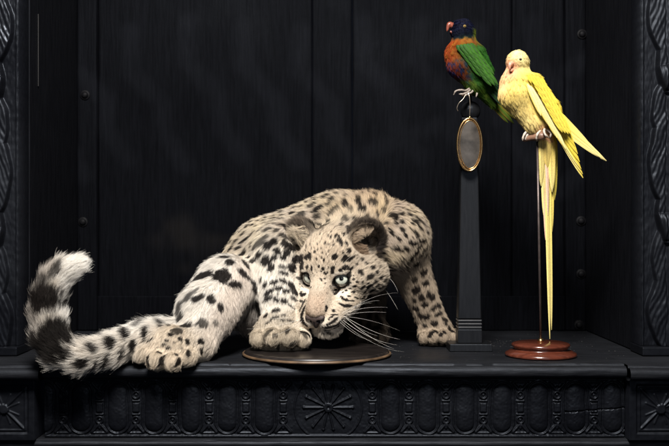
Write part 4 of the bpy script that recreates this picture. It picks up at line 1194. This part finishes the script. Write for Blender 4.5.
# ================================================================== ROUND PLINTH UNDER THE FOREPAW
M_plinth = plain_mat('dark_varnished_wood', (0.014, 0.011, 0.010), rough=0.33, noise=0.5, scale=30, bump=0.2, coat=0.3, stretch=(1, 6, 1))
M_edge = plain_mat('worn_brown_rim', (0.10, 0.062, 0.035), rough=0.38, noise=0.6, scale=50, bump=0.3)
pc = W(316.8, 223, 1.362)
pl = empty('round_plinth', (pc[0], pc[1], 0), 'thin round dark wooden plinth with worn brown rim under the leopard forepaw', 'plinth')
lathe('plinth_board', [(0.0985, 0.0003), (0.0995, 0.0012), (0.0995, 0.0035), (0.0988, 0.0048), (0.0975, 0.0055), (0.0972, 0.0068), (0.0955, 0.0078), (0.092, 0.0082), (0.05, 0.0082), (0.01, 0.0082)], (pc[0], pc[1], 0), M_plinth, pl, seg=120)
lathe('rim_band', [(0.0990, 0.0012), (0.1008, 0.0014), (0.1014, 0.0022), (0.1012, 0.0036), (0.1002, 0.0044), (0.0988, 0.0046)], (pc[0], pc[1], 0.0002), M_edge, pl, seg=120)

# ================================================================== BIRDS
def feather(base, tip, width, nrmv, c0, c1, cw=None, camber=0.12, bend=0.0, nl=16, nw=7, tipsharp=1.6, seed=0, edge=None):
    """one vane: returns verts, quads, colours. c0 colour at the root, c1 at the tip, edge = colour of the outer margin"""
    base, tip, nv = np.array(base, float), np.array(tip, float), nrm(nrmv)
    ax = tip - base; L = np.linalg.norm(ax); ax = ax / L
    nv = nrm(nv - ax * (nv @ ax)); sd = np.cross(ax, nv)
    V = []; C_ = []
    for i in range(nl):
        t = i / (nl - 1)
        wd = width * (min(1, (t + 0.04) * 5) ** 0.6) * max(0.02, (1 - t ** (3.0 * tipsharp))) ** 0.6
        for j in range(nw):
            a = j / (nw - 1) * 2 - 1
            p = base + ax * L * t + sd * wd * a * (0.85 if a > 0 else 1) + nv * (camber * width * (1 - a * a) + bend * L * 4 * t * (1 - t)) - ax * wd * 0.6 * a * a * t
            V.append(p)
            c = np.array(c0) * (1 - t) + np.array(c1) * t
            if edge is not None:
                k = sstep(0.35, 0.95, a); c = c * (1 - k) + np.array(edge) * k
            c = c * (0.62 if abs(a) < 0.1 else 1.0) * (1 + 0.16 * math.sin((t * 38 + abs(a) * 6 + seed) * 1.7) * 0.5)
            C_.append(c)
    F = [(i * nw + j, i * nw + j + 1, (i + 1) * nw + j + 1, (i + 1) * nw + j) for i in range(nl - 1) for j in range(nw - 1)]
    return V, F, C_

def feathers_obj(name, lst, mat, parent):
    V = []; F = []; C_ = []
    for v, f, c in lst:
        o = len(V); V += list(v); C_ += list(c); F += [tuple(q + o for q in g) for g in f]
    me = mesh_from(name, V, F)
    set_col(me, 'fur_color', np.array(C_))
    o = link(name, me, mat, parent)
    return o

def feather_mat(name):
    m, nt, p = new_mat(name)
    at_ = nt.nodes.new('ShaderNodeAttribute'); at_.attribute_name = 'fur_color'
    tc = nt.nodes.new('ShaderNodeTexCoord')
    n = nt.nodes.new('ShaderNodeTexNoise'); n.inputs['Scale'].default_value = 600; n.inputs['Detail'].default_value = 3
    nt.links.new(tc.outputs['Object'], n.inputs['Vector'])
    mr = nt.nodes.new('ShaderNodeMapRange'); mr.inputs[3].default_value = 0.72; mr.inputs[4].default_value = 1.25
    nt.links.new(n.outputs[0], mr.inputs[0])
    mx = nt.nodes.new('ShaderNodeMix'); mx.data_type = 'RGBA'; mx.blend_type = 'MULTIPLY'; mx.inputs[0].default_value = 1
    nt.links.new(at_.outputs['Color'], mx.inputs[6]); nt.links.new(mr.outputs[0], mx.inputs[7])
    nt.links.new(mx.outputs[2], p.inputs['Base Color'])
    p.inputs['Roughness'].default_value = 0.55; p.inputs['Specular IOR Level'].default_value = 0.25
    p.inputs['Subsurface Weight'].default_value = 0.0
    bp = nt.nodes.new('ShaderNodeBump'); bp.inputs['Strength'].default_value = 0.4; bp.inputs['Distance'].default_value = 0.0004
    nt.links.new(n.outputs[0], bp.inputs['Height']); nt.links.new(bp.outputs[0], p.inputs['Normal'])
    return m
M_feather = feather_mat('feather_vane')
M_plume = fur_mat('plumage', rough=0.45)
M_birdskin = vcol_mat('bird_skin', rough=0.9, spec=0.1)
M_beak_red = plain_mat('red_horn', (0.20, 0.055, 0.035), rough=0.3, noise=0.25, scale=300)
M_beak_pink = plain_mat('pink_horn', (0.62, 0.30, 0.20), rough=0.35, noise=0.2, scale=300)
M_toe = plain_mat('dry_toe_skin', (0.50, 0.42, 0.34), rough=0.6, noise=0.3, scale=500, bump=0.6)
M_toe_grey = plain_mat('dry_grey_toe_skin', (0.24, 0.20, 0.17), rough=0.6, noise=0.35, scale=500, bump=0.6)
M_wire = plain_mat('pale_wire', (0.55, 0.46, 0.36), rough=0.35, metal=0.8, noise=0.3, scale=200)
M_blackeye, _nt, _p = new_mat('glass_bird_eye'); _p.inputs['Base Color'].default_value = (0.004, 0.003, 0.003, 1); _p.inputs['Roughness'].default_value = 0.05
M_orange_eye, _nt, _p = new_mat('orange_ring_eye'); _p.inputs['Base Color'].default_value = (0.30, 0.20, 0.06, 1); _p.inputs['Roughness'].default_value = 0.2

def ball(name, c, r, mat, parent, axis=(0, -1, 0), flat=1.0, seg=24):
    V = []; F = []
    Rm = Vector(axis).to_track_quat('Z', 'Y').to_matrix()
    n1 = seg // 2
    for i in range(n1 + 1):
        th = math.pi * i / n1
        for k in range(seg):
            a = 2 * math.pi * k / seg
            V.append(tuple(Rm @ Vector((r * math.sin(th) * math.cos(a), r * math.sin(th) * math.sin(a), r * flat * math.cos(th))) + Vector(c)))
    for i in range(n1):
        for k in range(seg):
            k2 = (k + 1) % seg
            F.append((i * seg + k, (i + 1) * seg + k, (i + 1) * seg + k2, i * seg + k2))
    return link(name, mesh_from(name, V, F), mat, parent)

def bird_body(parent, D, prims, colfn, n, L=0.0042, seedk=0, lift=0.13, bare=None, cell=0.0034):
    """prims: (a, b, k, flow, length factor, kind) with a, b = (px, py, dd, r)"""
    pts = []
    for a, b, *_ in prims:
        for q in (a, b): pts.append(W(q[0], q[1], D + q[2]) - q[3] * D * PX); pts.append(W(q[0], q[1], D + q[2]) + q[3] * D * PX)
    pts = np.array(pts)
    Bs = Sculpt(pts.min(0) - 0.006, pts.max(0) + 0.006, 0.0011)
    for a, b, k, flow, lf, kind in prims:
        Bs.cone(W(a[0], a[1], D + a[2]), W(b[0], b[1], D + b[2]), a[3] * D * PX, b[3] * D * PX, k=k * D * PX, flow=nrm(flow), lf=lf, kind=[1.0 if kind == q else 0.0 for q in range(3)])
    v, q = Bs.mesh(); v = relax(v, q, 2, 0.4); nn = vnormals(v, q)
    at_, _ = blend_attrs(v, Bs.prims, ['flow', 'lf', 'kind'], soft=0.004)
    me = mesh_from('body', v, q)
    set_col(me, 'fur_color', colfn(v, at_['kind']) * 0.95)
    b = link('body', me, M_birdskin, parent)
    cov = np.ones(len(v))
    if bare is not None: cov[bare(v)] = 0
    it = scatter(v, q, nn, cov, n)
    P = it(v); N_ = nrm(it(nn)); T_ = nrm(it(at_['flow'])); lf = it(at_['lf'])[:, 0]; kd = it(at_['kind'])
    LL = L * lf * (1 + 0.2 * RNG.normal(size=n)); LL = np.clip(LL, 0.001, 0.02)
    cc = colfn(P + T_ * (LL * 0.4)[:, None], kd) * (1 + 0.12 * RNG.normal(size=n))[:, None]
    strands('plumage', P, N_, T_, LL, cc, M_plume, b, lift=np.full(n, lift), r=0.00017, clump=0.6, cell=cell, messy=0.10)
    return b, v, nn

def px_of(P):
    return 334.5 + P[:, 0] / P[:, 1] * 1000, 223 + (CAM_Z - P[:, 2]) / P[:, 1] * 1000

# ---------------------------------------------------------------- yellow parrot
DY = 1.352
sy_ = DY * PX
yb = empty('yellow_parrot', tuple(W(540, 137, DY)), 'pale yellow long-tailed parrot with pinkish face, perched on the thin rod stand', 'parrot')
def ycol(P, kd):
    x, y = px_of(P)
    n = vnoise(P, 220, 31); n2 = vnoise(P, 70, 32)
    c = np.tile([0.70, 0.54, 0.15], (len(P), 1))
    k = sstep(78, 130, y + 0.5 * (x - 520))[:, None]; c = c * (1 - k * 0.6) + np.array([0.76, 0.62, 0.30]) * k * 0.6
    k = sstep(74, 66, y)[:, None]; c = c * (1 - k) + np.array([0.78, 0.66, 0.30]) * k
    k = (sstep(12, 4, np.hypot(x - 510.5, (y - 69) * 0.75)))[:, None] * 0.85; c = c * (1 - k) + np.array([0.80, 0.36, 0.22]) * k
    k = (sstep(13, 3, np.hypot((x - 500), (y - 82) * 0.6)))[:, None] * 0.5; c = c * (1 - k) + np.array([0.84, 0.48, 0.33]) * k
    k = (sstep(15, 5, np.hypot(x - 547, y - 133)))[:, None] * 0.7; c = c * (1 - k) + np.array([0.74, 0.34, 0.22]) * k
    k = kd[:, 1:2]; c = c * (1 - k) + np.array([0.78, 0.60, 0.08]) * k
    return np.clip(c * (1 + 0.10 * n + 0.10 * n2)[:, None], 0, 0.95)
dn = (0.35, 0, -1)
Yp = [((517.5, 61, -0.008, 10.8), (518, 63, 0.0, 10.4), 3, (0.2, 0.6, -0.5), 0.55, 0),
      ((518, 66, 0.0, 9.2), (518, 80, 0.0, 14.5), 6, (0, -0.1, -1), 0.8, 0),
      ((517, 84, 0, 16.0), (517.5, 92, 0, 18.0), 6, (0.15, 0, -1), 1.1, 0),
      ((519, 95, 0, 17.5), (535, 121, 0.0, 12.5), 6, dn, 1.2, 0),
      ((536, 121, 0.0, 11), (546, 138, 0.004, 6.5), 6, (0.5, 0, -1), 1.2, 0),
      ((531, 82, -0.012, 9.5), (546, 106, -0.014, 10.5), 4, (0.55, 0, -1), 1.3, 1),
      ((546, 106, -0.014, 10), (559, 128, -0.012, 6.0), 4, (0.5, 0, -1), 1.6, 1),
      ((534, 84, 0.022, 9.5), (551, 108, 0.024, 9), 4, (0.55, 0, -1), 1.3, 1)]
bd, bv, bn = bird_body(yb, DY, Yp, ycol, 110000, L=0.0046, lift=0.05, cell=0.0042)
# wing: long vanes fanned down and back
YEL = np.array([0.72, 0.54, 0.05]); CRE = np.array([0.78, 0.65, 0.24]); PNK = np.array([0.78, 0.34, 0.22])
def Yw(px, py, dd=0): return W(px, py, DY + dd)
lst = []
prim = [((541, 104), (583, 178), 3.0, -0.022), ((543, 106), (582.5, 174), 3.2, -0.024), ((545, 106), (581, 169), 3.4, -0.026), ((547, 105), (579.5, 162), 3.6, -0.028), ((549, 104), (577.5, 154), 3.8, -0.030), ((550, 102), (574.5, 146), 3.8, -0.0315), ((550, 99), (571, 138), 3.8, -0.033)]
for i, (a, b, wd, dd) in enumerate(prim):
    lst.append(feather(Yw(*a, dd + 0.006), Yw(*b, dd + 0.010), wd * sy_, (0.1, -1, 0.15), CRE if i < 2 else YEL, YEL * [1, 1.02, 1.2], edge=CRE if i < 3 else YEL * 0.82, seed=i, camber=0.25))
# pale inner secondaries beside the breast
for i, (a, b, wd) in enumerate([((527, 84), (541, 116), 2.5), ((530, 86), (549, 126), 2.7), ((533, 90), (557, 138), 2.9), ((536, 95), (566, 150), 3.0)]):
    lst.append(feather(Yw(*a, -0.029), Yw(*b, -0.026), wd * sy_, (-0.25, -1, 0), np.array([0.78, 0.68, 0.34]), CRE, edge=YEL, seed=i + 9, camber=0.3))
# coverts in overlapping rows
rows = 0
for r_ in range(7):
    for q in range(5):
        f = (q + 0.5) / 5
        x0 = 529 + r_ * 3.4 + f * 15; y0 = 77 + r_ * 6.3 + (f - 0.3) * 4 + 2
        ln = 10 + r_ * 1.0
        dd = -0.0275 - 0.006 * math.sin(math.pi * f) - 0.0006 * (6 - r_) 
        if f < 0.2: dd += 0.004
        lst.append(feather(Yw(x0 - 2, y0 - 3, dd), Yw(x0 + ln * 0.52, y0 + ln * 0.98, dd - 0.0004), 2.7 * sy_, (0.25 * (f - 0.4), -1, 0.1), YEL * (0.94 + 0.1 * random.random()), YEL * [1.0, 1.04, 1.5], seed=q + r_, camber=0.35, nl=9, nw=5, tipsharp=1.0))
feathers_obj('wing', lst, M_feather, yb)
lst = []
for i, (a, b, wd, dd) in enumerate([((553, 117), (606, 161), 4.0, 0.012), ((555, 114), (603.5, 159.5), 3.6, 0.015), ((551, 121), (600, 157.5), 3.6, 0.009), ((555, 110), (594, 151), 4.0, 0.018)]):
    lst.append(feather(Yw(*a, dd), Yw(*b, dd + 0.012), wd * sy_, (0.2, -1, 0.3), YEL, CRE * [1, 1, 1.2], edge=CRE, seed=i, camber=0.3))
feathers_obj('wing', lst, M_feather, yb)
lst = []
tf = [((545, 134), (549.8, 339), 2.2, 0.010, CRE * [1, .97, .7], CRE), ((548, 134), (551.6, 330), 2.2, 0.013, YEL * [1, 1.05, 2], CRE), ((543, 134), (545.5, 240), 2.3, 0.006, CRE, np.array([0.72, 0.44, 0.32])),
      ((550, 134), (552, 232), 3.0, 0.012, YEL, YEL * [1, 1.05, 3]), ((543, 136), (543.5, 215), 3.0, 0.004, CRE * .96, CRE), ((554, 134), (554.5, 200), 3.4, 0.014, YEL, YEL * [1, 1.05, 2]),
      ((546, 136), (548, 215), 2.0, 0.002, np.array([0.72, 0.44, 0.32]), np.array([0.74, 0.52, 0.36])), ((551, 136), (552, 192), 4.0, 0.000, YEL * [1, .96, 2], CRE), ((541, 137), (541, 186), 4.0, -0.002, YEL * [.95, .95, 3], CRE), ((546, 135), (547, 168), 5.0, -0.004, YEL * [.97, .95, 3], YEL * [.97, .97, 3])]
for i, (a, b, wd, dd, c0, c1) in enumerate(tf):
    lst.append(feather(Yw(*a, dd), Yw(*b, dd + 0.012), wd * sy_, (-0.1 if i % 2 else 0.2, -1, 0.0), c0, np.clip(c1, 0, 0.95), seed=i * 3, nl=30, camber=0.3, tipsharp=1.3))
feathers_obj('tail', lst, M_feather, yb)
def beak(name, p0, p1, p2, r, mat, parent):
    pts = curve_pts([p0, (np.array(p0) * 0.45 + np.array(p1) * 0.55) + 0, p1, p2], 6)
    n = len(pts); t = np.linspace(0, 1, n)
    v, f = tube_vf(pts, r * np.sqrt(np.clip(1 - t ** 1.6, 0.004, 1)), 14)
    return link(name, mesh_from(name, v, f), mat, parent)
beak('beak', Yw(514, 62.5, -0.012), Yw(510, 64.5, -0.022), Yw(509.6, 70, -0.022), 3.1 * sy_, M_beak_pink, yb)
beak('beak', Yw(514, 69, -0.012), Yw(511, 70.5, -0.019), Yw(510, 70, -0.020), 2.0 * sy_, M_beak_pink, yb)
def near_surface(bv, px, py, D):
    x, y = px_of(bv); m = np.nonzero(np.hypot(x - px, y - py) < 1.6)[0]
    return bv[m[np.argmin(bv[m, 1])]]
e = near_surface(bv, 521.8, 59.6, DY)
ball('eye', e + np.array([0, 0.0004, 0]), 1.35 * sy_, M_blackeye, yb)
# feet
def toes(lst_, r, mat, parent, D):
    for ctrl in lst_:
        pts = curve_pts([W(x, y, D + d_) for x, y, d_ in ctrl], 6)
        t = np.linspace(0, 1, len(pts))
        v, f = tube_vf(pts, r * (1 - 0.35 * t + 0.22 * np.abs(np.sin(t * 9))) * np.where(t > 0.9, 0.55, 1), 8)
        link('toe', mesh_from('toe', v, f), mat, parent)
toes([[(541, 129, -0.004), (540, 131, -0.012), (537.5, 134, -0.0165), (536.5, 138, -0.015), (537, 141, -0.010)],
      [(543, 129, -0.004), (544.5, 129.5, -0.015), (544, 131, -0.023), (545.5, 135, -0.026), (549, 138, -0.021)],
      [(545, 129, -0.002), (548.5, 130.5, -0.013), (551, 133.5, -0.018), (550, 138, -0.016)],
      [(529, 128, 0.004), (526, 132, -0.002), (523.5, 136, -0.004), (522.5, 141, -0.002)],
      [(531, 129, 0.004), (529, 133, 0.0), (526, 137, -0.001), (525.5, 141, 0.002)]], 1.25 * sy_, M_toe, yb, DY)

# stand for it
M_mahog = plain_mat('polished_mahogany', (0.085, 0.022, 0.012), rough=0.22, noise=0.4, scale=25, bump=0.05, coat=0.6, stretch=(1, 8, 1))
M_rod = plain_mat('brown_metal_rod', (0.10, 0.078, 0.072), rough=0.38, metal=0.6, noise=0.35, scale=80)
M_perch = plain_mat('turned_perch_wood', (0.20, 0.11, 0.07), rough=0.45, noise=0.4, scale=120)
M_brass = plain_mat('aged_brass', (0.62, 0.40, 0.18), rough=0.26, metal=1.0, noise=0.3, scale=150)
bc = W(540.7, 223, 1.352)
st = empty('rod_perch_stand', (bc[0], bc[1], 0), 'thin upright rod perch on a turned polished red-brown wooden base under the yellow parrot', 'perch stand')
lathe('base', [(0.046, 0.0003), (0.0478, 0.0012), (0.0480, 0.0030), (0.0468, 0.0052), (0.0430, 0.0066), (0.0425, 0.0074), (0.0395, 0.0080), (0.0368, 0.0092), (0.0360, 0.0108), (0.0370, 0.0124), (0.0385, 0.0134), (0.0392, 0.0150), (0.0388, 0.0166), (0.0370, 0.0178), (0.0340, 0.0182), (0.0330, 0.0188), (0.012, 0.0192), (0.001, 0.0192)], (bc[0], bc[1], 0), M_mahog, st, seg=128)
lathe('collar', [(0.0042, 0.0193), (0.0042, 0.0215), (0.003, 0.0235), (0.0020, 0.0240)], (bc[0], bc[1], 0), M_brass, st, seg=32)
v, f = tube_vf([(bc[0], bc[1], 0.0195), W(539, 240, DY), W(537.3, 141, DY)], 0.00155, 16)
link('rod', mesh_from('rod', v, f), M_rod, st)
pa, pb = W(523.5, 139, DY + 0.006), W(545.8, 135.4, DY - 0.017)
t_ = np.linspace(0, 1, 12)[:, None]; pts = pa + (pb - pa) * t_
v, f = tube_vf(pts, np.array([2.6, 3.0, 3.1, 3.1, 3.1, 3.3, 3.6, 4.2, 4.5, 4.3, 3.5, 2.0]) * sy_, 20)
link('perch', mesh_from('perch', v, f), M_perch, st)

# ---------------------------------------------------------------- lorikeet
DL = 1.405
sl_ = DL * PX
lb = empty('rainbow_lorikeet', tuple(W(468, 94, DL)), 'small dark blue-headed green parrot with orange breast on the black column stand', 'parrot')
def lcol(P, kd):
    x, y = px_of(P)
    n = vnoise(P, 260, 41); n2 = vnoise(P, 90, 42)
    c = np.tile([0.055, 0.17, 0.025], (len(P), 1))
    xx = x + 3 * n2; yy = y + 3 * n
    blue = np.array([0.008, 0.010, 0.034]) * (1 + 0.8 * np.clip(vnoise(P, 500, 47), -0.7, 1))[:, None]; 
    k = sstep(42, 38, yy)[:, None]; c = c * (1 - k) + blue * k
    nape = (sstep(471, 474, xx) * sstep(25, 30, yy) * sstep(47, 41, yy))[:, None]; c = c * (1 - nape) + np.array([0.19, 0.24, 0.03]) * nape
    org = (sstep(38, 42, yy) * sstep(72, 58, yy + 0.9 * (xx - 452)) )[:, None]
    c = c * (1 - org) + (np.array([0.60, 0.085, 0.018]) * (1 - sstep(0.1, 0.8, n)[:, None]) + np.array([0.56, 0.17, 0.025]) * sstep(0.1, 0.8, n)[:, None]) * org
    bl = (sstep(57, 66, yy + 0.4 * (xx - 452)) * sstep(88, 76, yy) * sstep(476, 466, xx))[:, None]
    mixn = sstep(-0.2, 0.35, vnoise(P, 330, 44))[:, None]
    c = c * (1 - bl) + (np.array([0.035, 0.03, 0.13]) * mixn + np.array([0.30, 0.045, 0.02]) * (1 - mixn)) * bl
    k = (sstep(78, 86, yy))[:, None]; c = c * (1 - k) + (np.array([0.08, 0.17, 0.02]) + 0.12 * np.clip(n, 0, 1)[:, None] * np.array([1, .6, .1])) * k
    k = kd[:, 1:2]; c = c * (1 - k) + np.array([0.045, 0.20, 0.025]) * k
    return np.clip(c * (1 + 0.25 * n)[:, None] * 0.38, 0.003, 0.9)
Lp = [((460.5, 30, -0.004, 10.6), (463, 29.5, 0.0, 10.8), 3, (1, 0.2, -0.3), 0.6, 0),
      ((465, 36, 0.0, 9.8), (465, 48, 0.0, 13.5), 6, (0.2, 0, -1), 0.9, 0),
      ((460, 55, 0, 15), (462, 62, 0, 15), 6, (0.1, 0, -1), 1.0, 0),
      ((464, 66, 0, 14.5), (476, 83, 0.0, 10.5), 6, (0.5, 0, -1), 1.1, 0),
      ((477, 84, 0.0, 9), (492, 103, 0.006, 4.5), 6, (0.7, 0, -1), 1.3, 0),
      ((474, 55, 0.002, 12), (484, 70, 0.004, 9), 5, (0.6, 0.1, -1), 1.1, 1),
      ((465, 52, -0.010, 10), (479, 71, -0.011, 8.5), 3, (0.6, 0, -1), 1.2, 1),
      ((479, 71, -0.011, 8), (491, 88, -0.008, 4.5), 3, (0.6, 0, -1), 1.4, 1)]
bd2, bv2, bn2 = bird_body(lb, DL, Lp, lcol, 80000, L=0.0040, lift=0.05, cell=0.0036)
def Lw(px, py, dd=0): return W(px, py, DL + dd)
G1 = np.array([0.020, 0.082, 0.008]); G2 = np.array([0.010, 0.036, 0.012]); GD = np.array([0.015, 0.035, 0.02])
lst = []
for i, (a, b, wd, dd) in enumerate([((463, 57), (500.5, 105), 2.6, -0.018), ((466, 57), (501, 103), 2.8, -0.0195), ((469, 58), (501, 99), 3.0, -0.021), ((472, 58), (500, 94), 3.2, -0.0225), ((475, 58), (498, 88), 3.4, -0.0235), ((477, 57), (495, 81), 3.4, -0.0235)]):
    lst.append(feather(Lw(*a, dd + 0.004), Lw(*b, dd + 0.012), wd * sl_, (0.1, -1, 0.15), G1 if i > 1 else G2, G2 if i > 1 else GD, edge=(GD if i % 2 == 0 else G1 * 1.3), seed=i, camber=0.35))
for r_ in range(7):
    for q in range(5):
        f = (q + 0.5) / 5
        x0 = 457 + r_ * 3.7 + f * 17; y0 = 47 + r_ * 5.0 - f * 2.5 + 1.5
        if r_ > 4 and (q == 0 or q == 4): continue
        dd = -0.0215 - 0.005 * math.sin(math.pi * f) - 0.0005 * (6 - r_)
        lst.append(feather(Lw(x0 - 2, y0 - 3, dd), Lw(x0 + 7.0, y0 + 8.5, dd), 2.6 * sl_, (0.3 * (f - 0.4), -1, 0.1), G1 * (0.7 + 0.5 * random.random()), G1 * (0.9 + 0.7 * random.random()) * [1.4, 1.1, 1], edge=G1 * 0.35, seed=q + r_, camber=0.35, nl=9, nw=5, tipsharp=1.0))
feathers_obj('wing', lst, M_feather, lb)
lst = []
for i, (a, b) in enumerate([((484, 90), (514, 124)), ((486, 89), (518, 121)), ((482, 92), (508, 123)), ((487, 88), (520, 116))]):
    lst.append(feather(Lw(*a, 0.004), Lw(*b, 0.02), 3.0 * sl_, (0.1, -1, 0.1), np.array([0.12, 0.2, 0.02]), np.array([0.10, 0.16, 0.02]), edge=np.array([0.3, 0.2, 0.03]), seed=i, camber=0.3))
feathers_obj('tail', lst, M_feather, lb)
beak('beak', Lw(455, 26.5, -0.006), Lw(449, 24.5, -0.010), Lw(446.8, 31.5, -0.011), 3.5 * sl_, M_beak_red, lb)
beak('beak', Lw(455, 31.5, -0.006), Lw(451.5, 32, -0.009), Lw(450, 31, -0.010), 2.2 * sl_, M_beak_red, lb)
e = near_surface(bv2, 464.8, 24.6, DL)
ball('eye', e + np.array([0, 0.0002, 0]), 1.5 * sl_, M_orange_eye, lb)
ball('pupil', e + np.array([0, -0.0012, 0]), 0.75 * sl_, M_blackeye, lb)
toes([[(470, 88, -0.006), (466, 90.5, -0.014), (461, 90, -0.018), (456, 91, -0.018), (453.5, 95, -0.016)],
      [(471, 89, -0.006), (467, 92.5, -0.014), (463, 94, -0.018), (459, 94, -0.017)],
      [(474, 88, -0.004), (472, 92, -0.012), (468, 94, -0.016), (464, 96.5, -0.014)],
      [(475, 89, 0.0), (477, 93, -0.008), (476, 97, -0.010)]], 1.05 * sl_, M_toe_grey, lb, DL)

# black column stand
M_colm = wood_black('black_column_wood', base=(0.007, 0.0072, 0.008), rough=0.36, grain=0.4, stretch=(60, 60, 6), bump=0.25, bdist=0.0005)
cc0 = W(468.8, 223, 1.42)
cs = empty('column_stand', (cc0[0], cc0[1], 0), 'narrow black tapering column with ribbed foot and round knob holding the green parrot', 'column stand')
def frustum(name, zs, hw, hd, mat, bev=0.0008):
    V = []; 
    for z, a, b in zip(zs, hw, hd):
        V += [(cc0[0] - a, cc0[1] - b, z), (cc0[0] + a, cc0[1] - b, z), (cc0[0] + a, cc0[1] + b, z), (cc0[0] - a, cc0[1] + b, z)]
    F = [(3, 2, 1, 0)]
    for i in range(len(zs) - 1):
        for k in range(4):
            k2 = (k + 1) % 4; F.append((i * 4 + k, i * 4 + k2, i * 4 + 4 + k2, i * 4 + 4 + k))
    n = len(V) - 4; F.append((n, n + 1, n + 2, n + 3))
    o = link(name, mesh_from(name, V, F, smooth=False), mat, cs)
    b = o.modifiers.new('bevel', 'BEVEL'); b.width = bev; b.segments = 2; b.limit_method = 'ANGLE'
    return o
def zc(py, d=1.42): return CAM_Z - (py - 223) * d / 1000
frustum('foot', [0.0003, 0.0105], [0.0298, 0.0292], [0.024, 0.0235], M_colm)
frustum('pedestal', [0.0107, 0.030], [0.0172, 0.0170], [0.013, 0.0128], M_colm)
for i in range(3):
    z = 0.0315 + i * 0.0048
    frustum('rib', [z, z + 0.0026], [0.0169, 0.0169], [0.0128, 0.0128], plain_mat('worn_rib', (0.03, 0.03, 0.033), rough=0.3, noise=0.3) if i == 0 else bpy.data.materials['worn_rib'], bev=0.0009)
    frustum('column', [z - 0.0014, z + 0.0001], [0.0158, 0.0158], [0.0118, 0.0118], M_colm, bev=0.0001)
frustum('column', [0.0446, 0.16, zc(118)], [0.0164, 0.0140, 0.0112], [0.012, 0.0105, 0.009], M_colm, bev=0.0015)
kc = W(470.5, 111, 1.42)
ball('knob', kc, 10.0 * 1.42 * PX, M_colm, cs, axis=(0, -1, 0), flat=0.75, seg=48)
v, f = tube_vf([W(470.5, 103, 1.42), W(470, 99, 1.415), W(470, 94, 1.405)], 0.0022, 12)
link('perch_post', mesh_from('perch_post', v, f), M_colm, cs)
v, f = tube_vf([W(462, 94.5, 1.392), W(470, 94, 1.405), W(478, 93, 1.418)], 0.0026, 12)
link('perch', mesh_from('perch', v, f), M_perch, cs)

# oval lens hanging in front of the column
DO = 1.397
lo_c = W(469.5, 144.5, DO)
ov = empty('oval_locket', tuple(lo_c), 'oval brass-framed dark glass hanging by a wire in front of the black column', 'oval frame')
def ellipse_tube(name, cx, cy, rx, ry, r, mat, dy=0.0, n=72):
    pts = [W(cx + rx * math.cos(a), cy + ry * math.sin(a), DO + dy) for a in np.linspace(0, 2 * math.pi, n, endpoint=False)]
    V = []; F = []; s = 12; pts = np.array(pts); c = pts.mean(0)
    for i, p in enumerate(pts):
        tn = nrm(pts[(i + 1) % n] - pts[i - 1]); o_ = np.array([0, -1.0, 0]); u = np.cross(tn, o_)
        for k in range(s):
            a = 2 * math.pi * k / s; V.append(p + r * (math.cos(a) * u + 1.4 * math.sin(a) * o_))
    for i in range(n):
        for k in range(s):
            F.append((i * s + k, i * s + (k + 1) % s, ((i + 1) % n) * s + (k + 1) % s, ((i + 1) % n) * s + k))
    return link(name, mesh_from(name, V, F), mat, ov)
ellipse_tube('frame', 469.5, 144.5, 12.3, 26.2, 0.0016, M_brass)
ellipse_tube('inner_rim', 469.9, 144.5, 10.2, 24.0, 0.0007, M_brass, dy=0.0005)
M_glassy = plain_mat('clouded_dark_glass', (0.060, 0.052, 0.045), rough=0.3, noise=0.6, scale=60, bump=0.05, metal=0.35)
pts = [W(469.6, 144.5, DO + 0.0004)]; V_ = []; F_ = []
nr, na = 10, 64
for i in range(nr + 1):
    for k in range(na):
        a = 2 * math.pi * k / na; q = i / nr
        p = W(469.7 + 11.6 * q * math.cos(a), 144.5 + 25.4 * q * math.sin(a), DO - 0.0016 * (1 - q * q) + 0.0006)
        V_.append(p)
for i in range(nr):
    for k in range(na):
        F_.append((i * na + k, i * na + (k + 1) % na, (i + 1) * na + (k + 1) % na, (i + 1) * na + k))
n0 = len(V_)
for k in range(na): V_.append(np.array(V_[nr * na + k]) + [0, 0.002, 0])
for k in range(na): F_.append((nr * na + k, nr * na + (k + 1) % na, n0 + (k + 1) % na, n0 + k))
F_.append(tuple(n0 + k for k in range(na)))
link('glass', mesh_from('glass', V_, F_), M_glassy, ov)
for ctrl, r in (([(469.6, 118, 0), (469.8, 112, -0.004), (470, 104, -0.008), (469.4, 97, -0.010), (468, 92, -0.008)], 0.00055), ([(466, 94, -0.012), (463, 99, -0.014), (459, 103, -0.014), (457, 108, -0.012), (458, 111, -0.010)], 0.0005)):
    pts = curve_pts([W(x, y, DO + d_) for x, y, d_ in ctrl], 8)
    v, f = tube_vf(pts, r, 8); link('wire', mesh_from('wire', v, f), M_wire, ov)
ball('bail', W(469.7, 117.2, DO - 0.001), 0.0017, M_brass, ov)
